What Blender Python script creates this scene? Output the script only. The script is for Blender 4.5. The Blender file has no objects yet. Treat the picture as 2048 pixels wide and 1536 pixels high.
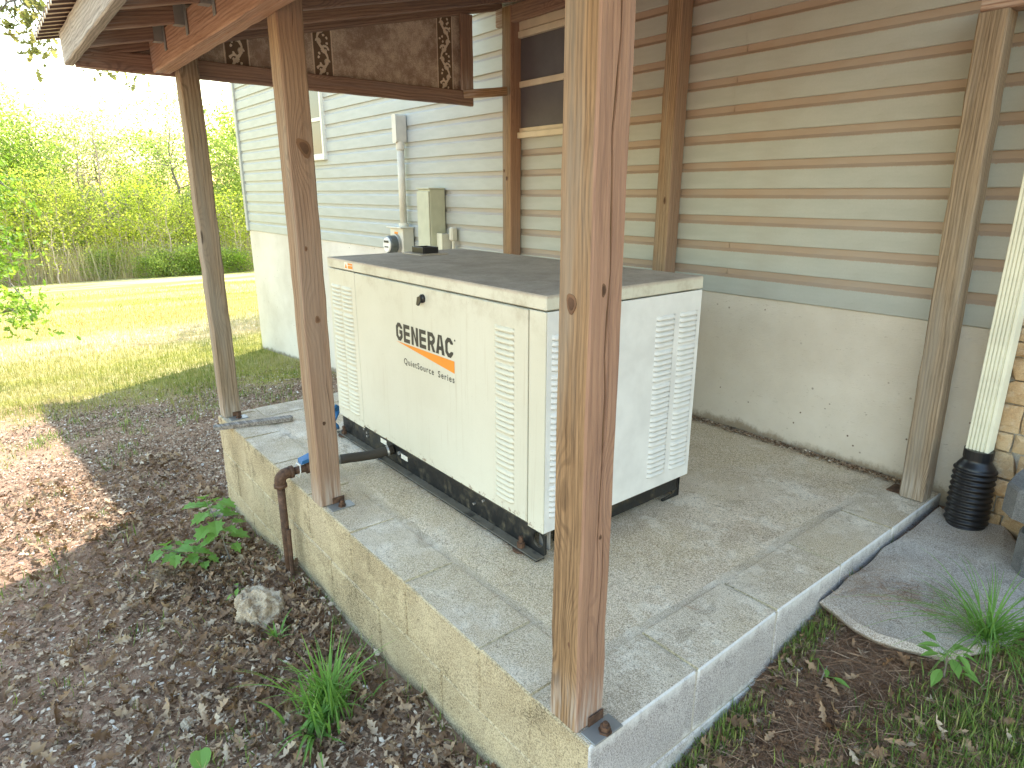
import bpy, bmesh, math, random
import numpy as np
from mathutils import Vector, Matrix, noise
random.seed(11)
RNG = np.random.default_rng(11)
S = bpy.context.scene
COL = S.collection
R = math.radians

# ------------------------------------------------------------------ camera
cam = bpy.data.cameras.new("camera")
cam_o = bpy.data.objects.new("camera", cam); COL.objects.link(cam_o)
CP = Vector((0.7903, -0.8571, 1.1888))
yaw, pitch = R(-51.233), R(-16.45)
Fw = Vector((math.sin(yaw)*math.cos(pitch), math.cos(yaw)*math.cos(pitch), math.sin(pitch)))
Rt = Vector((math.cos(yaw), -math.sin(yaw), 0))
Up = Rt.cross(Fw)
M = Matrix((Rt, Up, -Fw)).transposed().to_4x4(); M.translation = CP
cam_o.matrix_world = M
cam.sensor_width = 36; cam.lens = 36*1295.5/2048
cam.clip_start = 0.02; cam.clip_end = 1500
S.camera = cam_o

# ------------------------------------------------------------------ world + sun
SUN = Vector((-.397, .522, .755)).normalized()
el = math.asin(SUN.z)
world = bpy.data.worlds.new("World"); S.world = world; world.use_nodes = True
wn = world.node_tree; wn.nodes.clear()
sky = wn.nodes.new("ShaderNodeTexSky"); sky.sky_type = 'NISHITA'; sky.sun_disc = False
sky.sun_elevation = el; sky.sun_rotation = math.atan2(SUN.x, SUN.y)
sky.air_density = 2.1; sky.dust_density = 0.7; sky.ozone_density = 1.0; sky.altitude = 0
bg = wn.nodes.new("ShaderNodeBackground"); bg.inputs[1].default_value = 0.15
wo = wn.nodes.new("ShaderNodeOutputWorld")
wn.links.new(sky.outputs[0], bg.inputs[0]); wn.links.new(bg.outputs[0], wo.inputs[0])
sun = bpy.data.lights.new("sun", 'SUN'); sun.energy = 3.1; sun.angle = R(0.53); sun.color = (1, .95, .86)
sun_o = bpy.data.objects.new("sun", sun); COL.objects.link(sun_o)
sun_o.rotation_euler = SUN.to_track_quat('Z', 'Y').to_euler(); sun_o.location = (-20, 30, 40)
S.view_settings.view_transform = 'Standard'; S.view_settings.look = 'None'
S.view_settings.exposure = 2.2; S.view_settings.gamma = 1; S.view_settings.use_curve_mapping = False
S.cycles.max_bounces = 8; S.cycles.diffuse_bounces = 5; S.cycles.use_denoising = True
S.cycles.transparent_max_bounces = 6

# ------------------------------------------------------------------ node helpers
class NT:
    def __init__(s, name, rough=.8, spec=.3):
        s.m = bpy.data.materials.new(name); s.m.use_nodes = True
        s.t = s.m.node_tree; s.n = s.t.nodes; s.l = s.t.links
        s.b = s.n["Principled BSDF"]; s.b.inputs['Roughness'].default_value = rough
        s.b.inputs['Specular IOR Level'].default_value = spec
    def new(s, k, **kw):
        x = s.n.new(k)
        for a, v in kw.items(): setattr(x, a, v)
        return x
    def set(s, sock, v):
        if hasattr(v, 'is_output') or isinstance(v, bpy.types.NodeSocket): s.l.new(v, sock)
        else:
            if isinstance(v, (tuple, list)) and len(v) == 3 and sock.type == 'RGBA': v = (*v, 1)
            sock.default_value = v
    def co(s, scale=(1, 1, 1), kind='Object', rnd=False):
        tc = s.new("ShaderNodeTexCoord"); o = tc.outputs[kind]
        if rnd:
            oi = s.new("ShaderNodeObjectInfo")
            mu = s.math('MULTIPLY', oi.outputs['Random'], 37.0)
            va = s.new("ShaderNodeVectorMath", operation='ADD'); s.l.new(o, va.inputs[0]); s.l.new(mu, va.inputs[1]); o = va.outputs[0]
        if scale != (1, 1, 1):
            vm = s.new("ShaderNodeVectorMath", operation='MULTIPLY'); s.l.new(o, vm.inputs[0]); vm.inputs[1].default_value = scale; o = vm.outputs[0]
        return o
    def noise(s, vec, scale=5, detail=4, rough=.55, dist=0, out=0):
        x = s.new("ShaderNodeTexNoise"); s.l.new(vec, x.inputs['Vector'])
        x.inputs['Scale'].default_value = scale; x.inputs['Detail'].default_value = detail
        x.inputs['Roughness'].default_value = rough; x.inputs['Distortion'].default_value = dist
        return x.outputs[out]
    def vor(s, vec, scale=5, feature='F1', out='Distance', rand=1):
        x = s.new("ShaderNodeTexVoronoi", feature=feature); s.l.new(vec, x.inputs['Vector'])
        x.inputs['Scale'].default_value = scale; x.inputs['Randomness'].default_value = rand
        return x.outputs[out]
    def math(s, op, a, b=0.0, clamp=False):
        x = s.new("ShaderNodeMath", operation=op, use_clamp=clamp); s.set(x.inputs[0], a); s.set(x.inputs[1], b); return x.outputs[0]
    def rng(s, v, a, b, c=0.0, d=1.0, smooth=True):
        x = s.new("ShaderNodeMapRange"); x.interpolation_type = 'SMOOTHSTEP' if smooth else 'LINEAR'
        s.set(x.inputs[0], v)
        for i, q in enumerate((a, b, c, d)): s.set(x.inputs[i+1], q)
        return x.outputs[0]
    def mix(s, f, a, b, mode='MIX'):
        x = s.new("ShaderNodeMix", data_type='RGBA', blend_type=mode)
        s.set(x.inputs[0], f); s.set(x.inputs[6], a); s.set(x.inputs[7], b); return x.outputs[2]
    def ramp(s, f, stops):
        x = s.new("ShaderNodeValToRGB"); s.set(x.inputs[0], f); e = x.color_ramp.elements
        while len(e) > 1: e.remove(e[-1])
        e[0].position = stops[0][0]; e[0].color = (*stops[0][1], 1)
        for p, c in stops[1:]:
            q = e.new(p); q.color = (*c, 1)
        return x.outputs[0]
    def xyz(s, vec):
        x = s.new("ShaderNodeSeparateXYZ"); s.l.new(vec, x.inputs[0]); return x.outputs
    def bump(s, h, strength=.3, dist=.01, prev=None):
        x = s.new("ShaderNodeBump"); x.inputs['Strength'].default_value = strength; x.inputs['Distance'].default_value = dist
        s.l.new(h, x.inputs['Height'])
        if prev is not None: s.l.new(prev, x.inputs['Normal'])
        s.l.new(x.outputs[0], s.b.inputs['Normal']); return x.outputs[0]
    def col(s, c): s.set(s.b.inputs['Base Color'], c)
    def island(s):
        return s.new("ShaderNodeNewGeometry").outputs['Random Per Island']

def flat(name, c, rough=.7, metal=0, spec=.3, var=.07):
    t = NT(name, rough, spec); t.col(c); t.b.inputs['Metallic'].default_value = metal
    v = t.co(); n = t.noise(v, 40, 4); t.bump(n, .12, .002)
    t.col(t.mix(t.rng(t.noise(v, 9, 5), .3, .7), tuple(x*(1-var) for x in c), tuple(min(1, x*(1+var)) for x in c)))
    return t.m

def wood(name, light, mid, dark, grey=.3, greyc=(.30, .27, .25), knots=True, rough=.75, side=None):
    t = NT(name, rough, .25)
    v = t.co(rnd=True); p = t.xyz(v)
    vs = t.co((.35, 1, 1), rnd=True); ends = t.xyz(t.co())[0]
    kc = t.new("ShaderNodeCombineXYZ"); t.l.new(t.math('MULTIPLY', p[0], 2.3), kc.inputs[0]); t.l.new(t.math('MULTIPLY', t.math('SUBTRACT', p[1], p[2]), 7.5), kc.inputs[1])
    kn = t.vor(kc.outputs[0], 1.0)
    kring = t.rng(kn, .05, .42, 1, 0)
    warp = t.noise(vs, 2.2, 3, .5)
    prof = t.math('ADD', t.math('MULTIPLY', p[1], 1.0), t.math('MULTIPLY', p[2], .75))
    rr = t.math('ADD', t.math('MULTIPLY', warp, .085), prof)
    if knots: rr = t.math('ADD', rr, t.math('MULTIPLY', kring, .05))
    ring = t.math('SINE', t.math('MULTIPLY', rr, 620.0))
    ring = t.math('MULTIPLY', t.rng(ring, -.2, 1.0), t.rng(t.noise(t.co((.5, 9, 9), rnd=True), 2, 2), .35, .6, .25, 1))
    ring2 = t.noise(t.co((.6, 34, 34), rnd=True), 3.0, 7, .7)
    fine = t.noise(t.co((6, 220, 220), rnd=True), 2.0, 3, .7)
    base = t.ramp(ring2, [(.30, dark), (.45, mid), (.62, light)])
    c = t.mix(t.math('MULTIPLY', ring, .68), base, dark)
    c = t.mix(t.rng(fine, .35, .75, 0, .5), c, light)
    c = t.mix(t.rng(fine, .5, .28, 0, .45), c, dark)
    wide = t.noise(t.co((.7, 7, 7), rnd=True), 1.6, 3)
    c = t.mix(t.rng(wide, .45, .72, 0, grey), c, greyc)
    if knots:
        kn2 = t.rng(t.math('ADD', kn, t.math('MULTIPLY', t.noise(vs, 30, 3), .05)), .095, .135, 1, 0)
        c = t.mix(t.math('MULTIPLY', kn2, .85), c, tuple(x*.32 for x in dark))
    if side: c = t.mix(t.rng(t.xyz(t.co())[1], .0385, .0425, 0, .55), c, t.mix(ring2, tuple(x*.6 for x in side), side))
    bl = t.math('MULTIPLY', t.rng(ends, .02, .16, 1, 0), t.rng(t.noise(t.co((3, 60, 60), rnd=True), 2, 3), .35, .65))
    c = t.mix(t.math('MULTIPLY', bl, .55), c, (.50, .46, .42))
    t.col(c)
    h = t.math('ADD', t.math('MULTIPLY', ring, .5), t.math('MULTIPLY', fine, .8))
    t.bump(h, .55, .0022)
    return t.m

M_post = wood("post_wood", (.36, .25, .16), (.235, .15, .095), (.09, .055, .035), .6, (.27, .235, .19), side=(.35, .225, .165))
M_postg = wood("grey_post_wood", (.33, .255, .18), (.225, .17, .115), (.10, .072, .048), .6, (.26, .24, .205))
M_postr = wood("red_post_wood", (.34, .215, .115), (.215, .13, .068), (.07, .04, .022), .7, (.24, .21, .17), side=(.44, .255, .19))
M_raft = wood("rafter_wood", (.34, .225, .165), (.25, .155, .115), (.12, .07, .055), .45, (.16, .14, .15))
M_beam = wood("beam_wood", (.44, .29, .21), (.34, .20, .13), (.17, .09, .06), .25, (.34, .30, .26), knots=False)
M_grey = wood("weathered_wood", (.40, .37, .33), (.28, .25, .22), (.12, .10, .09), .6, (.34, .33, .31), knots=False)
M_stick = wood("stick_wood", (.20, .17, .14), (.12, .10, .085), (.05, .042, .036), .6, (.17, .16, .15), knots=False)

def siding_mat():
    t = NT("vinyl_siding", .48, .35)
    v = t.co(); p = t.xyz(v)
    n1 = t.noise(t.co((1.2, 1, 6)), 3, 5); fine = t.noise(v, 220, 3, .7)
    base = t.mix(t.rng(n1, .3, .7), (.37, .395, .38), (.42, .445, .43))
    base = t.mix(t.rng(fine, .3, .7, 0, .22), base, (.30, .33, .30))
    near = t.rng(p[0], -4.3, -1.6, .12, 1)
    edge = t.math('ADD', p[2], t.math('MULTIPLY', t.math('SUBTRACT', t.noise(t.co((30, 1, 4)), 5, 5, .7), .5), .012))
    strip = t.math('MULTIPLY', t.rng(edge, .0795, .0835), t.rng(t.noise(t.co((.9, 1, 2)), 1.4, 3), .25, .6, .62, 1))
    strip = t.math('MULTIPLY', strip, near)
    c = t.mix(t.math('MULTIPLY', strip, .74), base, t.mix(n1, (.30, .17, .105), (.38, .24, .155)))
    film = t.math('MULTIPLY', t.rng(t.noise(t.co((1, 1, 1)), 1.3, 5, .6), .38, .7, 0, .22), near)
    c = t.mix(film, c, (.40, .31, .235))
    grime = t.rng(t.noise(t.co((2, 2, 9)), 6, 6, .7), .6, .82, 0, .25)
    c = t.mix(grime, c, (.20, .22, .16))
    t.col(c)
    t.bump(t.noise(t.co((4, 30, 60)), 6, 4, .6), .12, .002)
    return t.m
M_siding = siding_mat()

def stucco_mat():
    t = NT("painted_foundation", .85, .2)
    v = t.co(); p = t.xyz(v)
    n = t.noise(v, 1.6, 6, .6)
    c = t.mix(t.rng(n, .3, .7), (.56, .515, .45), (.68, .64, .58))
    sp = t.vor(v, 17); spn = t.noise(v, 3, 2)
    f = t.math('MULTIPLY', t.rng(t.math('ADD', sp, t.math('MULTIPLY', t.noise(v, 60, 3), .12)), .11, .17, 1, 0), t.rng(spn, .5, .6))
    c = t.mix(f, c, (.13, .09, .06))
    scr = t.noise(t.co((14, 14, 60)), 2.2, 6, .75, 1.5)
    c = t.mix(t.rng(scr, .62, .68, 0, .75), c, (.24, .19, .13))
    gl = t.math('ADD', t.math('MULTIPLY', p[0], .075), -.33)
    zz = t.math('SUBTRACT', p[2], t.math('MULTIPLY', gl, t.math('LESS_THAN', p[0], -2.9)))
    low = t.math('ADD', zz, t.math('MULTIPLY', t.noise(t.co((1, 1, .6)), 7, 9, .8), -.17))
    c = t.mix(t.rng(low, -.075, -.03, .75, 0), c, (.22, .165, .10))
    t.col(c); t.bump(t.math('ADD', t.noise(v, 9, 6, .7), t.math('MULTIPLY', scr, .6)), .5, .008)
    return t.m
M_found = stucco_mat()

def concrete_mat(name, c1, c2, c3, speck, light, lamt=.6, sc=1.0, ochre=None, salt=None):
    t = NT(name, .92, .2)
    v = t.co(); n = t.noise(v, 2.0*sc, 7, .62, .4); m = t.noise(v, 7*sc, 7, .7); f = t.noise(v, 60*sc, 6, .75); g = t.noise(v, 260*sc, 3, .8)
    c = t.ramp(n, [(.38, c1), (.5, c2), (.6, c3)])
    c = t.mix(t.rng(m, .50, .60, 0, lamt), c, light)
    c = t.mix(t.rng(t.noise(v, 5*sc, 5, .65, 1.2), .56, .66, 0, .7), c, tuple(x*.62 for x in c1))
    if ochre is not None:
        c = t.mix(t.rng(t.noise(v, 1.4, 5, .6), .42, .6, 0, .75), c, ochre)
    pit = t.math('MULTIPLY', t.rng(t.vor(v, 55*sc), .05, .24, 1, 0), t.rng(t.noise(v, 4*sc, 5, .7), .47, .58))
    c = t.mix(t.math('MULTIPLY', pit, .75), c, speck)
    c = t.mix(t.rng(f, .54, .64, 0, .7), c, speck)
    c = t.mix(t.rng(g, .45, .62, 0, .65), c, tuple(min(1, x*1.5) for x in c3))
    c = t.mix(t.rng(g, .5, .36, 0, .65), c, tuple(x*.5 for x in c1))
    if salt:
        z = t.xyz(v)[2]; y_ = t.noise(t.co((6, 6, 1.2)), 4, 6, .7)
        q = t.rng(t.math('ADD', z, t.math('MULTIPLY', y_, .10)), .012, .05)
        q2 = t.rng(t.math('ADD', z, t.math('MULTIPLY', y_, .09)), -.125, -.155)
        c = t.mix(t.math('MULTIPLY', t.math('MAXIMUM', q, t.math('MULTIPLY', q2, t.rng(m, .4, .55))), .75), c, salt)
    t.col(c)
    t.bump(t.math('ADD', t.math('MULTIPLY', m, 1.2), t.math('ADD', t.math('MULTIPLY', f, .8), t.math('MULTIPLY', g, .25))), .7, .006)
    return t.m
M_slab = concrete_mat("slab_concrete", (.37, .285, .20), (.52, .42, .315), (.64, .545, .43), (.14, .105, .08), (.74, .67, .57), .75, 1, (.44, .335, .19))
M_cap = concrete_mat("cap_block_concrete", (.35, .28, .205), (.49, .41, .315), (.60, .52, .42), (.14, .105, .08), (.74, .67, .57), .75, 1.25, (.45, .345, .205))
M_bf = concrete_mat("ochre_block", (.22, .178, .108), (.345, .28, .175), (.43, .36, .24), (.12, .095, .06), (.54, .46, .30), .6, .8)
M_br = concrete_mat("grey_block", (.33, .31, .305), (.39, .37, .365), (.44, .42, .42), (.20, .185, .18), (.56, .55, .54), .35, .9, None, (.70, .70, .69))
M_mortar = concrete_mat("mortar", (.36, .33, .28), (.44, .41, .36), (.52, .49, .44), (.16, .14, .115), (.60, .58, .53), .5, 2)
M_flag = concrete_mat("flagstone", (.30, .265, .235), (.39, .35, .315), (.46, .42, .38), (.14, .115, .09), (.52, .48, .43), .5, 1.2, (.36, .275, .20))
M_rock = concrete_mat("rock_face", (.24, .175, .115), (.40, .31, .215), (.52, .43, .32), (.12, .08, .05), (.60, .52, .40), .6, 4)
M_dark = concrete_mat("dark_step_stone", (.10, .10, .105), (.15, .15, .155), (.19, .19, .19), (.06, .06, .06), (.22, .22, .22), .3, 2)
M_stone = concrete_mat("veneer_stone", (.30, .18, .085), (.42, .27, .14), (.50, .38, .24), (.16, .09, .05), (.58, .50, .40), .5, 4)

def gen_mat(name, dirt_top=False):
    t = NT(name, .42, .4)
    v = t.co(); p = t.xyz(v)
    base = t.mix(t.rng(t.noise(v, 1.5, 4), .3, .7), (.575, .565, .47), (.635, .63, .54))
    fine = t.noise(v, 300, 2, .7)
    base = t.mix(t.rng(fine, .3, .7, 0, .12), base, (.40, .38, .29))
    d = t.rng(t.noise(v, 7, 6, .72), .45, .72, 0, .6)
    hz = t.rng(p[2], .70, .86, .08, .85)
    c = t.mix(t.math('MULTIPLY', d, hz), base, (.27, .215, .135))
    c = t.mix(t.rng(t.noise(v, 90, 4, .7), .68, .74, 0, .5), c, (.16, .12, .08))
    stk = t.math('MULTIPLY', t.rng(t.noise(t.co((38, 38, 1.1)), 2.2, 5, .7), .54, .70), t.rng(t.noise(v, 2.3, 3), .4, .62))
    c = t.mix(t.math('MULTIPLY', stk, .30), c, (.36, .29, .19))
    rst = t.math('MULTIPLY', t.rng(p[2], .150, .112), t.rng(t.noise(v, 38, 5, .75), .54, .64))
    c = t.mix(t.math('MULTIPLY', rst, .8), c, (.17, .085, .04))
    if dirt_top:
        nz = t.new("ShaderNodeNewGeometry").outputs['Normal']; z = t.xyz(nz)[2]
        edge = t.rng(t.math('ADD', p[2], t.math('MULTIPLY', t.noise(v, 45, 5, .75), .012)), .886, .897)
        topc = t.ramp(t.noise(v, 5, 8, .7), [(.3, (.33, .275, .225)), (.5, (.43, .365, .305)), (.7, (.54, .465, .395))])
        topc = t.mix(t.rng(t.noise(v, 70, 5, .8), .5, .7, 0, .6), topc, (.24, .20, .165))
        c = t.mix(t.math('MAXIMUM', t.rng(z, .4, .8), t.math('MULTIPLY', edge, .8)), c, topc)
        t.set(t.b.inputs['Roughness'], t.rng(z, .4, .8, .42, .9))
    t.col(c); t.bump(t.noise(v, 500, 2, .6), .12, .0006)
    return t.m
M_gen = gen_mat("beige_enamel"); M_genlit = flat("skylit_end_enamel", (.70, .71, .70), .4, 0, .4); M_lid = gen_mat("dusty_lid_enamel", True)  # second enamel is a lighter copy of the beige, skylight painted in

def frame_mat():
    t = NT("black_frame_steel", .5, .4)
    v = t.co(); n = t.noise(v, 14, 6, .75)
    c = t.mix(t.rng(n, .5, .72), (.012, .013, .014), (.10, .085, .055))
    nz = t.xyz(t.new("ShaderNodeNewGeometry").outputs['Normal'])[2]
    c = t.mix(t.math('MULTIPLY', t.rng(nz, .3, .8), t.rng(n, .3, .5)), c, (.14, .12, .09))
    t.col(c); t.set(t.b.inputs['Roughness'], t.rng(n, .4, .7, .3, .95)); t.bump(n, .25, .003)
    return t.m
M_frame = frame_mat()
M_black = flat("black_plastic", (.012, .012, .014), .35, 0, .5)
M_dkgrey = flat("slot_shade", (.02, .02, .018), .9)
M_orange = flat("orange_print", (.75, .27, .035), .5)
M_print = flat("dark_grey_print", (.045, .045, .04), .5)
M_white = flat("white_paint", (.72, .72, .70), .5)
M_sticker = flat("sticker_white", (.75, .73, .66), .5)
M_cream = flat("cream_enamel", (.66, .66, .54), .35, 0, .5)
M_creamw = flat("cream_window_vinyl", (.62, .55, .42), .5)
M_whitew = flat("white_window_vinyl", (.72, .71, .62), .45)
M_elec = flat("grey_electrical_enamel", (.60, .585, .51), .55)
M_elecg = flat("green_grey_panel_enamel", (.46, .475, .37), .55)
M_steel = flat("galvanised_steel", (.42, .42, .42), .42, .7)
M_bracket = flat("zinc_plate", (.30, .31, .31), .5, .6)
M_hose = flat("dusty_rubber_hose", (.045, .038, .03), .8)
M_blue = flat("blue_plastic", (.03, .13, .30), .45)
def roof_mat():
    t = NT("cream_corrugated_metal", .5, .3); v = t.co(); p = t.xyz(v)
    w = t.math('SINE', t.math('MULTIPLY', p[0], 2*math.pi/.0425)); n = t.noise(v, 14, 5, .7)  # dark lines: rib shading put into the colour, along with groove dirt
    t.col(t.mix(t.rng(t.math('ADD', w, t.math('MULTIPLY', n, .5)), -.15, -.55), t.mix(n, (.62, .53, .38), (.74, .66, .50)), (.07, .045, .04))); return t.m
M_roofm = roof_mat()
M_shingle = flat("roof_shingle", (.10, .095, .09), .95)
M_scroll = flat("tan_carpet_scroll", (.74, .64, .52), 1)
M_inside = flat("dark_room_screen", (.105, .10, .11), .6)
def rust_mat():
    t = NT("rusty_pipe_steel", .75, .3)
    v = t.co(); n = t.noise(v, 35, 6, .7)
    t.col(t.ramp(n, [(.3, (.035, .022, .016)), (.5, (.09, .05, .032)), (.7, (.17, .095, .06))])); t.bump(n, .4, .003)
    return t.m
M_rust = rust_mat()
def glass_mat():
    t = NT("window_glass", .05, .5); t.col((.10, .11, .11)); t.b.inputs['Metallic'].default_value = 0
    t.b.inputs['IOR'].default_value = 1.4; t.b.inputs['Coat Weight'].default_value = .0; t.b.inputs['Coat Roughness'].default_value = .03
    v = t.co(); t.bump(t.noise(v, 2.5, 2), .03, .01); return t.m
M_glass = glass_mat()
def carpet_mat():
    t = NT("brown_carpet", 1, .05)
    v = t.co(); n = t.noise(v, 9, 7, .72); f = t.noise(v, 160, 3, .8)
    c = t.ramp(n, [(.40, (.34, .25, .20)), (.5, (.52, .42, .34)), (.58, (.66, .56, .46))])
    c = t.mix(t.rng(f, .35, .65, 0, .5), c, (.20, .15, .12)); t.col(c); t.bump(f, .5, .004); return t.m
M_carpet = carpet_mat()
M_band = flat("dark_carpet_band", (.16, .11, .075), 1)

def island_mat(name, stops, trans=0.0, rough=.8, objmix=0.0, vary=None, spec=.2, hook=None):
    t = NT(name, rough, spec)
    f = t.island(); c = t.ramp(f, stops)
    if hook: c = hook(t, c)
    if vary is not None:
        oi = t.new("ShaderNodeObjectInfo").outputs['Random']
        c = t.mix(t.math('MULTIPLY', oi, objmix), c, vary)
    t.col(c)
    if trans > 0:
        tr = t.new("ShaderNodeBsdfTranslucent"); t.set(tr.inputs[0], t.mix(.45, c, (.75, .85, .15), 'SOFT_LIGHT'))
        mx = t.new("ShaderNodeMixShader"); mx.inputs[0].default_value = trans
        t.l.new(t.b.outputs[0], mx.inputs[1]); t.l.new(tr.outputs[0], mx.inputs[2])
        t.l.new(mx.outputs[0], t.n["Material Output"].inputs[0])
    return t.m
M_litter = island_mat("dead_leaf_litter", [(0, (.07, .043, .027)), (.25, (.19, .125, .08)), (.5, (.34, .235, .155)), (.78, (.48, .36, .25)), (.95, (.58, .48, .37)), (.985, (.66, .59, .50)), (1, (.80, .77, .72))], 0, .8)
M_leafbig = island_mat("dead_oak_leaf", [(0, (.11, .06, .034)), (.4, (.24, .145, .085)), (.85, (.39, .27, .17)), (1, (.55, .44, .32))], .12, .7)
M_needle = island_mat("pine_needle", [(0, (.13, .07, .04)), (.6, (.25, .145, .09)), (1, (.40, .28, .19))], 0, .8)
M_grass = island_mat("grass_blade", [(0, (.09, .15, .035)), (.5, (.17, .25, .06)), (.8, (.27, .32, .09)), (1, (.45, .40, .20))], .35, .6)
def _lawn_bands(t, c):
    p = t.xyz(t.co()); b2 = t.noise(t.co((.35, .12, 1)), 3, 5, .65)
    orm = t.math("MULTIPLY", t.rng(p[0], -13.2, -14.6), t.rng(p[0], -19.5, -17))
    c = t.mix(t.math("MULTIPLY", t.rng(b2, .36, .55), t.math("MULTIPLY", orm, .8)), c, (.44, .30, .11))
    drm = t.math("MULTIPLY", t.rng(p[0], -9.8, -10.8), t.rng(p[0], -13.6, -12.6))
    c = t.mix(t.math("MULTIPLY", drm, t.rng(b2, .3, .5, .2, .85)), c, (.48, .385, .26))
    return t.mix(t.rng(t.noise(t.co((.5, .3, 1)), 1.2, 4), .45, .6, 0, .6), c, (.44, .37, .18))
M_lawn = island_mat("lawn_blade", [(0, (.13, .17, .03)), (.4, (.22, .245, .05)), (.7, (.33, .31, .095)), (1, (.44, .37, .18))], .25, .6, hook=_lawn_bands)
M_plant = island_mat("weed_leaf", [(0, (.13, .26, .05)), (1, (.24, .42, .11))], .4, .5)
M_stem = island_mat("dry_pale_stem", [(0, (.42, .32, .25)), (.6, (.60, .50, .40)), (1, (.50, .52, .22))], .5, .8)
M_oakl = island_mat("oak_leaf_green", [(0, (.11, .19, .03)), (.6, (.20, .33, .05)), (1, (.36, .46, .08))], .45, .5)
M_oakp = island_mat("young_oak_leaf", [(0, (.12, .13, .05)), (.5, (.22, .22, .09)), (1, (.34, .30, .14))], .45, .5)
M_tree = [island_mat("tree_leaf_%s" % n, st, .6, .7, .45, (.42, .42, .20)) for n, st in (
    ("bright", [(0, (.17, .27, .04)), (.5, (.28, .40, .06)), (1, (.42, .52, .11))]),
    ("pale", [(0, (.26, .29, .12)), (.5, (.38, .40, .18)), (1, (.52, .51, .28))]),
    ("yellow", [(0, (.34, .42, .04)), (.5, (.48, .55, .05)), (1, (.62, .62, .12))]))]
def bark_mat(name, a, b):
    t = NT(name, .95, .1); v = t.co((1, 1, .25)); n = t.noise(v, 12, 5, .7)
    t.col(t.mix(n, a, b)); t.bump(n, .6, .02); return t.m
M_bark = bark_mat("bark", (.10, .085, .07), (.28, .25, .22))
M_barkp = bark_mat("pale_bark", (.34, .25, .20), (.58, .48, .42))

def ground_mat():
    t = NT("soil_and_lawn", .95, .1)
    v = t.co(); p = t.xyz(v)
    n = t.noise(v, 1.1, 6, .6); m = t.noise(v, 12, 6, .7); f = t.noise(v, 90, 5, .75)
    soil = t.ramp(m, [(.3, (.17, .098, .06)), (.5, (.31, .19, .12)), (.7, (.46, .32, .215))])
    soil = t.mix(t.rng(f, .45, .7, 0, .5), soil, (.32, .23, .17))
    clay = t.mix(t.rng(f, .3, .7), (.42, .23, .15), (.52, .36, .26))
    nearl = t.rng(t.math('ADD', p[1], t.math('MULTIPLY', n, .7)), -.7, -.1, 1, 0)
    soil = t.mix(t.math('MULTIPLY', nearl, .55), soil, clay)
    band = t.noise(t.co((.11, .035, 1)), 3.2, 4, .6); b2 = t.noise(t.co((.35, .12, 1)), 3, 5, .65)
    g = t.ramp(f, [(.3, (.18, .19, .035)), (.5, (.33, .30, .065)), (.72, (.46, .385, .14))])
    dry = t.mix(f, (.44, .34, .17), (.56, .46, .26)); or_ = t.mix(f, (.38, .235, .08), (.50, .36, .14))
    lawn = t.mix(t.rng(band, .42, .52), g, t.mix(.35, dry, g))
    orm = t.math('MULTIPLY', t.rng(p[0], -13.2, -14.6), t.rng(p[0], -19.5, -17))
    lawn = t.mix(t.math('MULTIPLY', t.rng(b2, .36, .55), t.math('MULTIPLY', orm, .8)), lawn, or_)
    drm = t.math('MULTIPLY', t.rng(p[0], -10.2, -11), t.rng(p[0], -13.4, -12.6))
    lawn = t.mix(t.math('MULTIPLY', drm, t.rng(b2, .3, .5, .2, .85)), lawn, t.mix(f, (.50, .36, .22), (.64, .50, .33)))
    e = t.math('ADD', p[0], t.math('MULTIPLY', t.math('SUBTRACT', t.noise(v, 1.6, 5, .7), .5), 3.2))
    e = t.math('ADD', e, t.math('MULTIPLY', p[1], -.25))
    lm = t.rng(e, -7.2, -6.0, 1, 0)
    t.col(t.mix(lm, soil, lawn)); t.bump(t.math('ADD', m, t.math('MULTIPLY', f, .6)), .8, .03)
    return t.m
M_ground = ground_mat()

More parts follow.
